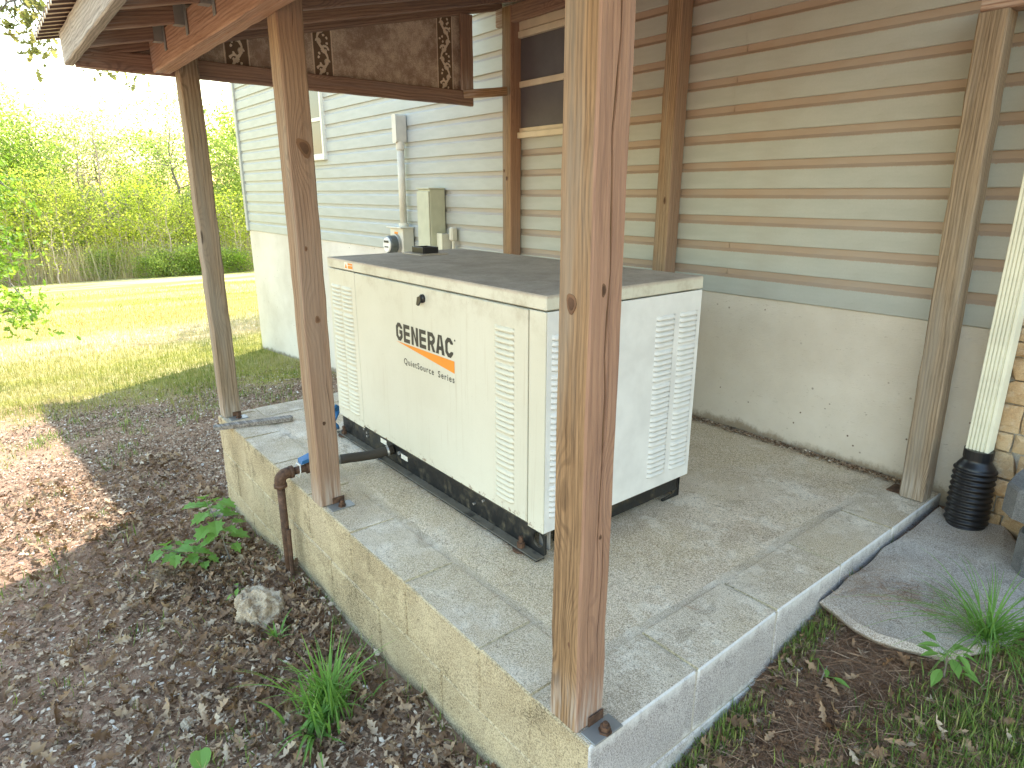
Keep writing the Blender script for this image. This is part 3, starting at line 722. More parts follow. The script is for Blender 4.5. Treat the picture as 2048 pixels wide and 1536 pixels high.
# corrugated roof: one sheet with real thickness
m = MB(); per = .085; x = -3.21; xs = []
while x < .5: xs.append(x); x += per/8
P = []
for yy in (-.495, 2.03):
    for lay in (0, .0012):
        P.append([(x, yy, rz(yy)+.141+.015*max(-1, min(1, 1.9*math.sin(2*math.pi*x/per)))+lay) for x in xs])
n = len(xs); V = sum(P, [])
F = [(i, i+1, 2*n+i+1, 2*n+i) for i in range(n-1)] + [(n+i, 3*n+i, 3*n+i+1, n+i+1) for i in range(n-1)] + [(i, n+i, n+i+1, i+1) for i in range(n-1)] + [(2*n+i, 2*n+i+1, 3*n+i+1, 3*n+i) for i in range(n-1)]
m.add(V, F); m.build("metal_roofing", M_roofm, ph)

# rug nailed over the end gable
rug = thing("carpet_panel", (-2.95, .65, 1.8), "brown scroll bordered carpet hung across the porch's end gable", "carpet")
def gz(y): return rz(y)+.03
m = MB(); m.prism([(-.37, 1.79), (1.76, 1.79), (1.76, gz(1.76)), (-.37, gz(-.37))], 0, -2.951, -2.943); m.build("carpet_field", M_carpet, rug)
def ribbon(m, pts, w, x):
    for i in range(len(pts)-1):
        a, c = Vector(pts[i]), Vector(pts[i+1]); d = c-a
        if d.length < 1e-6: continue
        nn = Vector((-d.y, d.x)).normalized()
        wa, wb = w*math.sin(math.pi*min(1, .15+.85*i/len(pts)))+.0012, w*math.sin(math.pi*min(1, .15+.85*(i+1)/len(pts)))+.0012
        q = [a+nn*wa, c+nn*wb, c-nn*wb, a-nn*wa]
        m.add([(x, v.x, v.y) for v in q], [(0, 1, 2, 3)])
for yc, hw, z1 in ((.335, .055, gz(.3)), (.80, .05, gz(.78)), (1.605, .05, gz(1.58))):
    m = MB(); m.prism([(yc-hw, 1.79), (yc+hw, 1.79), (yc+hw, z1), (yc-hw, z1)], 0, -2.9428, -2.9415); m.build("border_band", M_band, rug)
    m = MB(); z = 1.80; k = 0
    while z < z1-.02:
        s = 1 if k % 2 else -1
        ribbon(m, [(yc+s*.028*math.cos(t*3.1), z+t*.1) for t in np.linspace(0, 1, 9)], .0065, -2.9412-.00001*k)
        for (oy, oz, r0, sp) in ((s*.012, .045, .024, 1), (-s*.022, .085, .015, -1)):
            ribbon(m, [(yc+oy+s*sp*(r0*(1-t*.75))*math.cos(t*7.2), z+oz+(r0*(1-t*.75))*math.sin(t*7.2)) for t in np.linspace(0, 1, 16)], .006, -2.9409-.00001*k)
        for q in range(5):
            a = q*1.3+k; c0 = (yc-s*.03*math.cos(q), z+.02*q)
            ribbon(m, [(c0[0]+.014*t*math.cos(a), c0[1]+.014*t*math.sin(a)) for t in (0, .5, 1)], .005, -2.9406)
        z += .1; k += 1
    for zz in [v for v in m.V if v[2] > z1]: pass
    m.V = [(a, max(yc-hw, min(yc+hw, b_)), min(c, z1)) for a, b_, c in m.V]
    m.build("scroll_vine", M_scroll, rug)
    for sgn in (-1, 1):
        MB().box((-2.9428, yc+sgn*(hw+.006)-.002, 1.79), (-2.9418, yc+sgn*(hw+.006)+.002, z1)).build("edge_line", M_scroll, rug)

# ------------------------------------------------------------------ generator
GX0, GX1, GY0, GY1, GH = -2.227, -.645, .427, 1.205, .894
gen = thing("generator", (-1.436, .816, 0), "beige standby generator cabinet with orange logo on the porch slab", "generator")
FZ = .104
m = MB(); m.cbox((GX0+.004, GY0+.006, FZ), (GX1-.004, GY1-.004, .842), .003); cab = m.build("cabinet", M_gen, gen)
m = MB(); m.cbox((GX0-.001, GY0-.001, .848), (GX1+.001, GY1+.001, GH), .0035); m.build("lid", M_lid, gen)
def panel(name, lo, hi): 
    m = MB(); m.cbox(lo, hi, .0018); return m.build(name, M_gen, gen)
lp = panel("left_front_panel", (GX0, GY0, FZ-.006), (-1.9465, GY0+.006, .8435))
door = panel("front_door", (-1.9415, GY0-.001, FZ+.006), (-.7285, GY0+.006, .8415))
rp_ = panel("right_front_strip", (-.7235, GY0, FZ-.006), (GX1, GY0+.006, .8435))
m = MB(); m.cbox((GX1-.005, GY0+.0065, FZ-.006), (GX1, GY1, .8435), .0018); ep = m.build("end_panel", M_genlit, gen); tag(ep, "end panel of the generator, whitened to carry the skylight")  # same beige paint; skylight on this end put into a whiter colour
ep2 = panel("far_end_panel", (GX0, GY0+.0065, FZ-.006), (GX0+.005, GY1, .8435))
def louvre_mesh():
    V = []; F = []; I = []; W_, H_, O_ = .104, .0165, .0085; st_ = np.linspace(-1, 1, 11)
    for u in st_:
        o_ = O_*max(0, 1-abs(u)**6)**.5; x = u*W_/2
        V += [(x, 0, H_*.5), (x, -o_*.55, H_*.25), (x, -o_*.95, -H_*.15), (x, -o_, -H_*.42), (x, -.0003, -H_*.36)]
    for i in range(len(st_)-1):
        for k in range(4): F.append((i*5+k, i*5+k+1, (i+1)*5+k+1, (i+1)*5+k)); I.append(1 if k == 3 else 0)  # underside faces coloured near black, painting in the shade below each hood
    me = bpy.data.meshes.new("louvre"); me.from_pydata(V, [], F); me.materials.append(M_gen); me.materials.append(M_dkgrey)
    me.polygons.foreach_set('material_index', I); me.polygons.foreach_set('use_smooth', [k != 1 for k in I]); me.update(); return me
M_louvre = flat("beige_louvre_enamel", (.60, .59, .49), .45, 0, .4); LM = louvre_mesh(); LM.materials[0] = M_louvre; LMw = LM.copy(); LMw.materials[0] = M_genlit
def louvres(par, px, py, rot):
    z = .762
    for gidx in range(5):
        for k in range(6):
            Mx = Matrix.Translation((px, py, z)) @ Matrix.Rotation(rot, 4, 'Z')
            link(bpy.data.objects.new("louvre", LMw if par is ep else LM), par, Mx); z -= .0196
        z -= .0088
for par, px in ((lp, -2.150), (lp, -2.036), (door, -.848)): louvres(par, px, GY0-(.001 if par is door else 0), 0)
for y in (.505, 1.000, 1.132): louvres(ep, GX1, y, R(90))
# base frame: channel with toe flange, lifting holes and feet
m = MB()
m.cbox((GX0+.01, GY0+.012, .006), (GX1-.075, GY0+.020, FZ-.0065), .001)
m.cbox((GX0+.01, GY0-.028, .004), (GX1+.0, GY0+.0115, .012), .002)
m.cbox((GX0+.01, GY1-.03, .006), (GX1-.02, GY1-.022, FZ-.0065), .001)
m.cbox((GX0+.012, GY0+.0205, FZ-.014), (GX1-.012, GY1-.031, FZ-.0065), .001)
m.cbox((GX1-.028, GY0+.07, .04), (GX1-.012, GY1-.05, FZ-.0145), .001)
m.cbox((GX0+.012, GY0+.03, .02), (GX0+.02, GY1-.04, FZ-.0145), .001)
# end plate with round lifting hole (near corner)
hx, hz, hr = GX1-.038, .058, .026; ring = []; n = 24
outer = []
for i in range(n):
    a = 2*math.pi*i/n; c, s = math.cos(a), math.sin(a); q = min(.036/max(abs(c), 1e-6), .046/max(abs(s), 1e-6))
    outer.append((hx+c*q, hz-.006+s*q)); ring.append((hx+c*hr, hz+s*hr*1.1))
V = [(x, GY0+.012, z) for x, z in outer]+[(x, GY0+.012, z) for x, z in ring]+[(x, GY0+.020, z) for x, z in outer]+[(x, GY0+.020, z) for x, z in ring]
F = [(i, (i+1) % n, n+(i+1) % n, n+i) for i in range(n)]+[(2*n+i, 3*n+i, 3*n+(i+1) % n, 2*n+(i+1) % n) for i in range(n)]+[(n+i, n+(i+1) % n, 3*n+(i+1) % n, 3*n+i) for i in range(n)]+[(i, 2*n+i, 2*n+(i+1) % n, (i+1) % n) for i in range(n)]
m.add(V, F); m.build("base_frame", M_frame, gen)
m = MB(); m.cbox((hx-.028, GY0+.04, .02), (hx+.026, GY0+.048, .095), .002); m.build("lifting_eye_plate", M_steel, gen)
m = MB(); m.prism([(GY1-.12, .004), (GY1-.02, .004), (GY1-.02, FZ-.015), (GY1-.035, FZ-.015), (GY1-.035, .04), (GY1-.06, .016), (GY1-.12, .012)], 0, GX1-.03, GX1-.02); m.build("corner_foot", M_frame, gen)
for (x, y) in ((-.745, GY0-.012), (-2.16, GY0-.012)):
    m = MB(); m.tube([(x, y, .002), (x, y, .008)], .03, 14); m.tube([(x, y, .012), (x, y, .03)], .015, 6); m.tube([(x, y, .03), (x, y, .052)], .008, 8); m.build("anchor_bolt", M_rust, gen)
for (x, z, r_) in ((-1.965, .088, .006), (-1.935, .078, .006), (-1.935, .06, .006), (-1.625, .071, .009), (-1.05, .05, .005), (-.99, .085, .005)):
    m = MB(); m.tube([(x, GY0+.004, z), (x, GY0+.013, z)], r_, 8); m.build("frame_screw", M_steel, gen)
for (x, z) in ((-1.775, .080), (-1.585, .062)):
    m = MB(); m.box((x-.028, GY0+.0105, z-.011), (x+.028, GY0+.0118, z+.011)); 
    for q in range(3): m.box((x-.022, GY0+.0098, z-.006+q*.006), (x+.022-.006*q, GY0+.0103, z-.0042+q*.006), 1)
    m.build("frame_label", [M_sticker, M_elec], gen)
# lock
m = MB(); disc(m, (-1.352, GY0-.001, .800), [(.017, 0), (.017, -.008), (.013, -.012)], 18)
m.hull([(-1.352+a, GY0-.012-c, .800+b_) for a, b_ in ((-.013, .006), (.009, .012), (.012, -.004), (-.012, -.028), (-.022, -.024), (-.018, -.012)) for c in (0, .008)])
m.build("door_lock", M_black, door)
# exhaust flap on the lid
m = MB(); m.cbox((-2.16, .795, GH+.0005), (-1.97, .955, GH+.006), .002); o = m.build("exhaust_plate", M_lid, gen)
m = MB(); m.cbox((-2.115, .83, GH+.006), (-2.107, .92, GH+.036), .001); m.cbox((-2.107, .83, GH+.006), (-2.01, .838, GH+.036), .001); m.cbox((-2.107, .912, GH+.006), (-2.01, .92, GH+.036), .001); m.cbox((-2.018, .838, GH+.006), (-2.01, .912, GH+.036), .001); m.build("exhaust_collar", M_black, o)
m = MB(); m.box((-2.035, GY0-.0022, .854), (-1.948, GY0-.0012, .884))
m.box((-1.998, GY0-.003, .874), (-1.951, GY0-.0024, .882), 1); m.box((-1.998, GY0-.003, .858), (-1.951, GY0-.0024, .871), 1)
m.add([(-2.030, GY0-.003, .858), (-2.006, GY0-.003, .858), (-2.018, GY0-.003, .880)], [(0, 1, 2)], 1)
m.build("warning_sticker", [M_sticker, M_orange], gen)
# logo lettering from strokes
LY = GY0-.0018
def stroke(m, pts, w):
    n = len(pts); L_ = []; R_ = []
    for i, p in enumerate(pts):
        p = Vector(p); d1 = (Vector(pts[i])-Vector(pts[i-1])).normalized() if i else None; d2 = (Vector(pts[i+1])-p).normalized() if i < n-1 else None
        d1 = d1 or d2; d2 = d2 or d1; t = (d1+d2).normalized(); nn = Vector((-t.y, t.x)); k = 1/max(.5, nn.dot(Vector((-d1.y, d1.x))))
        L_.append(p+nn*w/2*k); R_.append(p-nn*w/2*k)
    for i in range(n-1):
        q = [L_[i], L_[i+1], R_[i+1], R_[i]]
        m.add([(LX(v), LY, LZ(v)) for v in q], [(0, 1, 2, 3)])
def letters(word, x0, x1, z0, z1, w, mat, name, adv=1.32):
    global LX, LZ
    tot = sum(adv for _ in word)-(adv-1); sx = (x1-x0)/tot; sz = (z1-z0)
    m = MB(); t = w/sz
    for i, ch_ in enumerate(word):
        ox = x0+i*adv*sx
        LX = lambda v, ox=ox: ox+v.x; LZ = lambda v: z0+v.y
        W_, H_ = sx, sz; a = w/2; c = .22*W_
        if ch_ in 'GC':
            P_ = [(W_-a, H_*.70), (W_-a, H_-a-c), (W_-a-c, H_-a), (a+c, H_-a), (a, H_-a-c), (a, a+c), (a+c, a), (W_-a-c, a), (W_-a, a+c), (W_-a, H_*.32 if ch_ == 'C' else H_*.50-a)]
            stroke(m, P_, w)
            if ch_ == 'G': stroke(m, [(W_*.52, H_*.50), (W_, H_*.50)], w)
        if ch_ == 'E':
            stroke(m, [(a, 0), (a, H_)], w)
            for zz in (a, H_/2, H_-a): stroke(m, [(w, zz), (W_*.93, zz)], w)
        if ch_ == 'N':
            stroke(m, [(a, 0), (a, H_)], w); stroke(m, [(W_-a, 0), (W_-a, H_)], w)
            m.add([(LX(Vector(v)), LY, LZ(Vector(v))) for v in ((w, H_), (w, H_-w*1.7), (W_-w, 0), (W_-w, w*1.7))], [(0, 1, 2, 3)])
        if ch_ == 'R':
            stroke(m, [(a, 0), (a, H_)], w)
            stroke(m, [(w, H_-a), (W_-a-c, H_-a), (W_-a, H_-a-c), (W_-a, H_*.45+c), (W_-a-c, H_*.45), (w, H_*.45)], w)
            m.add([(LX(Vector(v)), LY, LZ(Vector(v))) for v in ((W_*.42, H_*.45-a), (W_*.42+w*1.1, H_*.45-a), (W_+w*.1, 0), (W_-w*1.1, 0))], [(0, 1, 2, 3)])
        if ch_ == 'A':
            m.add([(LX(Vector(v)), LY, LZ(Vector(v))) for v in ((-w*.25, 0), (w*.95, 0), (W_/2-w*.0, H_), (W_/2-w*.75, H_))], [(0, 1, 2, 3)])
            m.add([(LX(Vector(v)), LY, LZ(Vector(v))) for v in ((W_+w*.25, 0), (W_-w*.95, 0), (W_/2+w*.0, H_), (W_/2+w*.75, H_))], [(0, 1, 2, 3)])
            m.add([(LX(Vector(v)), LY, LZ(Vector(v))) for v in ((W_*.28, H_*.22), (W_*.72, H_*.22), (W_*.62, H_*.42), (W_*.38, H_*.42))], [(0, 1, 2, 3)])
    return m.build(name, mat, door)
letters("GENERAC", -1.577, -1.152, .601, .676, .0165, M_print, "logo_lettering", 1.17)
m = MB(); disc(m, (-1.140, LY+.0002, .672), [(.004, 0), (.004, -.0003)], 10); m.build("trademark_dot", M_print, door)
MB().add([(-1.580, LY, .5955), (-1.146, LY, .592), (-1.146, LY, .545)], [(0, 2, 1)]).build("orange_swoosh", M_orange, door)
for word_text, wx0, wx1 in (("QuietSource", -1.523, -1.292), ("Series", -1.262, -1.149)):
    cu = bpy.data.curves.new("series_lettering", 'FONT'); cu.body = word_text; cu.size = .036; cu.space_character = 1.25; cu.offset = .0004
    to = bpy.data.objects.new("series_lettering", cu); COL.objects.link(to)
    me = bpy.data.meshes.new_from_object(to.evaluated_get(bpy.context.evaluated_depsgraph_get())); COL.objects.unlink(to); bpy.data.objects.remove(to)
    me.materials.clear(); me.materials.append(M_print)
    wid = max(v.co.x for v in me.vertices)
    link(bpy.data.objects.new("series_lettering", me), door, Matrix.Translation((wx0, LY, .508)) @ Matrix.Rotation(R(90), 4, 'X') @ Matrix.Scale((wx1-wx0)/wid, 4, (1, 0, 0)))

# blue cord bundle at the cabinet's far corner
m = MB()
for q in range(5):
    m.tube([(-2.25-.008*q, .425+.01*q, .14-.008*q), (-2.262, .40+.01*q, .10), (-2.235+.008*q, .385, .07), (-2.20-.01*q, .40, .045), (-2.24, .42-.012*q, .015)], .007, 6)
tag(m.build("blue_strap", M_blue, smooth=True), "tangled bright blue strap at the generator's far bottom corner", "strap")

# ------------------------------------------------------------------ gas line
gp = thing("gas_line", (-1.765, -.055, -.45), "rusty gas pipe rising from the soil and bending over the slab edge to the generator", "gas pipe")
gzz = float(tz(-1.765, -.055))
MB().tube([(-1.765, -.055, gzz-.1), (-1.765, -.055, .018)], .0165, 14).build("riser_pipe", M_rust, gp, smooth=True)
arc = [(-1.765, -.055+.03*(1-math.cos(a)), .025+.03*math.sin(a)) for a in np.linspace(0, math.pi/2, 7)]
MB().tube([(-1.765, -.055, .0)]+arc+[(-1.765, .0, .055)], .024, 14).tube([(-1.765, -.055, .0), (-1.765, -.055, .014)], .0275, 14).tube([(-1.765, -.012, .055), (-1.765, .002, .055)], .0275, 14).build("elbow", M_rust, gp, smooth=True)
MB().tube([(-1.765, .0, .055), (-1.765, .15, .055)], .0165, 12).build("pipe", M_rust, gp, smooth=True)
MB().tube([(-1.765, .06, .055), (-1.765, .12, .055)], .027, 8).build("valve_body", M_rust, gp)
m = MB(); m.hull([(-1.785, .035, .082), (-1.745, .035, .082), (-1.79, .10, .09), (-1.745, .105, .09), (-1.785, .035, .10), (-1.745, .04, .098), (-1.79, .09, .112), (-1.745, .105, .106)]); m.tube([(-1.765, .09, .07), (-1.765, .09, .09)], .012, 8); m.build("valve_handle", M_blue, gp)
MB().tube([(-1.79, .03, .075), (-1.80, .022, .055), (-1.785, .02, .03), (-1.75, .022, .028), (-1.738, .026, .055), (-1.75, .03, .08), (-1.79, .03, .078)], .0025, 5).build("tag_wire", M_white, gp)
MB().tube([(-1.765, .15, .055), (-1.760, .215, .055)], .0205, 14).build("coupling", M_steel, gp, smooth=True)
hp = [(-1.760, .215, .055), (-1.752, .25, .055), (-1.735, .30, .054), (-1.712, .355, .058), (-1.692, .40, .067), (-1.68, .437, .072)]
MB().tube(hp, .0215, 12).build("rubber_hose", M_hose, gp, smooth=True)
MB().tube([(-1.688, .408, .0685), (-1.6855, .416, .07)], .0245, 14).build("hose_clamp", M_steel, gp)
MB().tube([(-1.735, -.055, gzz-.1), (-1.736, -.052, -.21), (-1.738, -.05, -.19)], .010, 8).build("stub_pipe", M_rust, gp)

# plank across the slab corner
m = MB(); L_ = []
def P2(x, y): return (-2.585+x*.0-(y-.1)*-.22*0+x, y)
a_ = Vector((-2.655, -.085, 0)); b_ = Vector((-2.555, .30, 0)); d = (b_-a_).normalized(); nn = Vector((-d.y, d.x, 0)); Lk = (b_-a_).length
pl = [(0, -.022), (Lk-.02, -.026), (Lk-.004, -.018), (Lk, 0), (Lk-.004, .018), (Lk-.02, .026), (0, .024)]
V = [tuple(a_+d*u+nn*v+Vector((0, 0, .004))) for u, v in pl]+[tuple(a_+d*u+nn*v*.94+Vector((0, 0, .024))) for u, v in pl]; n = len(pl)
m.add([(-0, 0, 0)], [])
m = MB(); m.add(V, [tuple(range(n))[::-1], tuple(range(n, 2*n))]+[(i, (i+1) % n, n+(i+1) % n, n+i) for i in range(n)])
tag(m.build("wood_plank", M_stick), "short dark weathered plank with a rounded end lying across the slab corner", "plank")

# ------------------------------------------------------------------ downspout and drain
ds = thing("downspout", (.125, 1.925, .25), "tall cream ribbed downspout at the house corner", "downspout")
m = MB(); X0, X1, Y0, Y1 = .087, .163, 1.893, 1.955
poly = [(X0, Y1), (X0, Y0+.006)]
nr = 5; fw = (X1-.018-X0)/nr
for i in range(nr):
    u = X0+.003+i*fw
    poly += [(u, Y0), (u+fw*.62, Y0), (u+fw*.72, Y0+.005), (u+fw*.92, Y0+.005)]
poly += [(X1-.012, Y0), (X1-.003, Y0+.001), (X1, Y0+.008)]
for i in range(3):
    v = Y0+.014+i*.016; poly += [(X1, v), (X1-.002, v+.003), (X1-.002, v+.006), (X1, v+.009)]
poly += [(X1, Y1)]
n = len(poly); zs_ = [.245, 1.0, 2.0, 2.9]; V = [(x+.0*k, y, z) for k, z in enumerate(zs_) for x, y in poly]
F = [(k*n+i, k*n+(i+1) % n, (k+1)*n+(i+1) % n, (k+1)*n+i) for k in range(3) for i in range(n)]+[tuple(range(n))]
m.add(V, F); m.build("ribbed_pipe", M_cream, ds)
m = MB(); m.cbox((X0-.01, Y1-.001, 1.5), (X1+.01, WY-.016, 1.53), .002); m.build("strap", M_cream, ds)
dr = thing("drain_pipe", (.135, 1.92, -.03), "black corrugated drain pipe standing under the downspout", "drain pipe")
path = []; rad = []; z = .262; c0 = (.127, 1.922); N_ = 120
for i in range(N_):
    t = i/(N_-1); z = .262-.315*t
    if t < .10: r_ = .046
    elif t < .22: r_ = .046+(.064-.046)*smooth((t-.10)/.12)
    else: r_ = .066+.0042*math.sin(2*math.pi*(t-.22)/.78*11)+.004*t
    path.append((c0[0]+.010*t*t, c0[1]-.02*t*t, z)); rad.append(float(r_))
m = MB(); m.tube(path, rad, 28); m.build("corrugated_hose", M_black, dr, smooth=True)
m = MB(); m.tube([(c0[0], c0[1], .235), (c0[0], c0[1], .268)], .0485, 24); m.build("hose_collar", M_black, dr)

# ------------------------------------------------------------------ flagstone, rocks
def flat_rock(name, outline, zt, th, mat, label, cat, sub=3, bumpy=.006):
    bm = bmesh.new(); cx = sum(p[0] for p in outline)/len(outline); cy = sum(p[1] for p in outline)/len(outline)
    ol = []
    for i in range(len(outline)):
        a, c = outline[i], outline[(i+1) % len(outline)]
        for q in range(sub): t = q/sub; ol.append((a[0]+(c[0]-a[0])*t+random.uniform(-.008, .008), a[1]+(c[1]-a[1])*t+random.uniform(-.008, .008)))
    rings = []
    for (s_, dz) in ((.0, 0), (.45, .002), (.8, 0), (.965, -.002), (1.0, -.014), (1.0, -th*.5), (.97, -th)):
        if s_ == 0: rings.append([bm.verts.new((cx, cy, zt(cx, cy)))]); continue
        rings.append([bm.verts.new((cx+(x-cx)*s_*(1+random.uniform(-.012, .012)*(dz < -.005)), cy+(y-cy)*s_, zt(cx+(x-cx)*s_, cy+(y-cy)*s_)+dz+random.uniform(-1, 1)*bumpy*.4+bumpy*noise.noise(Vector((x*6*s_, y*6*s_, 1))))) for x, y in ol])
    n = len(ol)
    for i in range(n): bm.faces.new((rings[0][0], rings[1][i], rings[1][(i+1) % n]))
    for k in range(1, len(rings)-1):
        for i in range(n): bm.faces.new((rings[k][i], rings[k+1][i], rings[k+1][(i+1) % n], rings[k][(i+1) % n]))
    bm.faces.new(rings[-1]); bmesh.ops.recalc_face_normals(bm, faces=bm.faces)
    me = bpy.data.meshes.new(name); bm.to_mesh(me); bm.free(); me.materials.append(mat)
    o = link(bpy.data.objects.new(name, me)); tag(o, label, cat); return o
flat_rock("flagstone", [(.012, 1.04), (.20, .985), (.37, 1.07), (.46, 1.26), (.47, 1.52), (.44, 1.75), (.24, 1.98), (.02, 1.97), (.008, 1.6), (.006, 1.3)],
          lambda x, y: -.062+.045*(y-1.0)+.0*x, .035, M_flag, "broad grey-brown flagstone butting the porch slab's right side", "flagstone")
def rock(name, c, s, label, seed, mat=M_rock, flatz=.6):
    random.seed(seed); pts = []
    for _ in range(60):
        v = Vector((random.gauss(0, 1), random.gauss(0, 1), random.gauss(0, 1))).normalized()
        k = 1+.28*noise.noise(v*1.7+Vector((seed, 0, 0)))
        pts.append((c[0]+v.x*s[0]*k, c[1]+v.y*s[1]*k, c[2]+max(-.5, min(.62, v.z))*s[2]*k))
    m = MB(); m.hull(pts); o = m.build(name, mat)
    sm = o.modifiers.new("sub", 'SUBSURF'); sm.subdivision_type = 'SIMPLE'; sm.levels = 4; sm.render_levels = 4
    tx = bpy.data.textures.new("rock_noise", 'CLOUDS'); tx.noise_scale = s[0]*.38; tx.noise_depth = 4
    dm = o.modifiers.new("disp", 'DISPLACE'); dm.texture = tx; dm.texture_coords = 'LOCAL'; dm.strength = s[0]*.55; dm.mid_level = .5
    tag(o, label, "rock"); return o
rock("rock", (-1.60, -.24, float(tz(-1.6, -.22))+.02), (.135, .085, .085), "tan crumbly rock in dead leaves beside the slab's front wall", 3)
rock("rock", (-2.76, -.10, float(tz(-2.8, -.1))+.01), (.10, .05, .03), "flat grey stone by the leafy sapling at the slab's far corner", 5, M_flag)
rock("rock", (-1.14, -.62, float(tz(-1.14, -.62))+.008), (.026, .018, .018), "small rounded tan stone lying alone in the foreground litter", 8)

# ------------------------------------------------------------------ ground cover
def ok(x, y): return ~((x > -2.91) & (x < .01) & (y > -.012)) & (y < 2.03)
def outside(x, y): return ok(x, y) & ~((x > .02) & (x < .40) & (y > 1.06) & (y < 1.97))
FR_T = np.array([(-.5, -.3, 0), (.1, -.42, .12), (.5, 0, .02), (.12, .38, .16), (-.42, .25, .05)]); FR_F = np.array([(0, 1, 4), (1, 3, 4), (1, 2, 3)])
def oak_T():
    pts = [(-.62, 0), (-.5, .015), (-.42, .10), (-.30, .06), (-.22, .20), (-.10, .27), (-.06, .12), (.06, .20), (.16, .33), (.20, .14), (.32, .20), (.38, .10), (.5, 0)]
    n = len(pts); f = lambda x, y: 1.9*y*y+.25*x*x+.03*math.sin(x*9)
    T = np.array([(x, y, f(x, y)) for x, y in pts]+[(x, 0, f(x, 0)) for x, y in pts]+[(x, -y*.94, f(x, y)) for x, y in pts])
    F = [(i, i+1, n+i+1, n+i) for i in range(n-1)]+[(n+i, n+i+1, 2*n+i+1, 2*n+i) for i in range(n-1)]
    return T, np.array(F)
OT, OF = oak_T()
def mask_noise(x, y, s, seed):
    return np.array([noise.noise(Vector((a*s, b_*s, seed))) for a, b_ in zip(x, y)])
def near_pts(n, x0=-8.5, x1=-.05, y0=-1.5, y1=2.0, power=1.6):
    """more points close to the camera"""
    t = RNG.random(n*3)**power; x = x1+(x0-x1)*t; y = U(y0, y1, n*3)
    return x, y
def put(x, y, dz=0): return np.stack([x, y, tz(x, y)+dz], 1)
# left side litter
x, y = near_pts(90000, x1=.1, power=1.35); k = ok(x, y) & (y > -1.45) & (x > -8)
dens = mask_noise(x, y, 1.3, 5); fade = np.clip((x+7.4)/2.2, 0, 1)*np.where(y < -.55, np.clip(1.1+(y+.55)*1.2, .25, 1), 1)
k &= (RNG.random(len(x)) < (.85+.9*dens)*fade); x, y = x[k][:150000], y[k][:150000]; n = len(x)
V1, F1 = scatter(put(x, y, U(.001, .012, n)), FR_T, FR_F, np.clip(RNG.lognormal(-4.4, .55, n), 0, .027), U(0, 6.28, n), U(-.7, .7, n), U(-.9, .9, n), U(.2, .9, n))
tag(fastmesh("leaf_litter", V1, F1, M_litter), "crumbled dead leaves and wood chips over the red soil", "leaf litter", kind='stuff')
x, y = near_pts(2600, x0=-4.2, x1=.0, y0=-1.1, y1=.0, power=1.1); k = ok(x, y); dens = mask_noise(x, y, 2.1, 9)
k &= RNG.random(len(x)) < .16+.75*np.clip(dens*1.5+.25, 0, 1)*np.exp(-((y+.22)/.35)**2); x, y = x[k][:2600], y[k][:2600]; n = len(x)
V1, F1 = scatter(put(x, y, U(.008, .03, n)), OT, OF, U(.03, .08, n), U(0, 6.28, n), U(-.9, .9, n), U(-1.1, 1.1, n)+np.where(RNG.random(n) < .35, 3.14, 0), U(.45, 1.1, n))
xq = RNG.normal(-1.7, .75, 2600); yq = -.07-np.abs(RNG.normal(0, .27, 2600)); kq = ok(xq, yq) & (mask_noise(xq, yq, 2.6, 4) > -.25); xq, yq = xq[kq], yq[kq]; nq = len(xq)
Vq, Fq = scatter(put(xq, yq, U(.006, .035, nq)), OT, OF, U(.03, .062, nq), U(0, 6.28, nq), U(-1.0, 1.0, nq), U(-1.2, 1.2, nq)+np.where(RNG.random(nq) < .4, 3.14, 0), U(.4, 1.0, nq))
V1, F1 = np.vstack([V1, Vq]), np.vstack([F1, Fq+len(V1)])
x2 = U(.0, .62, 1500); y2 = U(.15, 1.05, 1500); k = RNG.random(1500) < .30*np.clip(1.3-y2*.9, .1, 1)+.05; x2, y2 = x2[k]+.02, y2[k]; n2 = len(x2)
V2, F2 = scatter(put(x2, y2, U(.01, .035, n2)), OT, OF, U(.025, .065, n2), U(0, 6.28, n2), U(-.9, .9, n2), U(-1.1, 1.1, n2)+np.where(RNG.random(n2) < .35, 3.14, 0), U(.45, 1.1, n2))
tag(fastmesh("dead_oak_leaves", np.vstack([V1, V2]), np.vstack([F1, F2+len(V1)]), M_leafbig), "curled brown oak leaves drifted along the porch slab", "dead leaves", kind='stuff')
# needles and twigs
NT_ = np.array([(-.5, -.008, 0), (0, -.009, .06), (.5, 0, .0), (0, .009, .06), (-.5, .008, 0)]); NF = np.array([(0, 1, 3), (0, 3, 4), (1, 2, 3)])
xa = U(.0, .75, 38000); ya = U(.05, 2.0, 38000); k = outside(xa, ya) & (mask_noise(xa, ya, 3, 2) > -.35); xa, ya = xa[k], ya[k]
xb, yb = near_pts(9000, x0=-4.5, y0=-1.2, y1=.0, power=1.2); k = ok(xb, yb); xb, yb = xb[k][:11000], yb[k][:11000]
x = np.concatenate([xa, xb]); y = np.concatenate([ya, yb]); n = len(x)
V1, F1 = scatter(put(x, y, U(.004, .022, n)), NT_, NF, U(.035, .10, n), U(0, 6.28, n), U(-.25, .25, n), U(-1.5, 1.5, n), U(.6, 1.3, n))
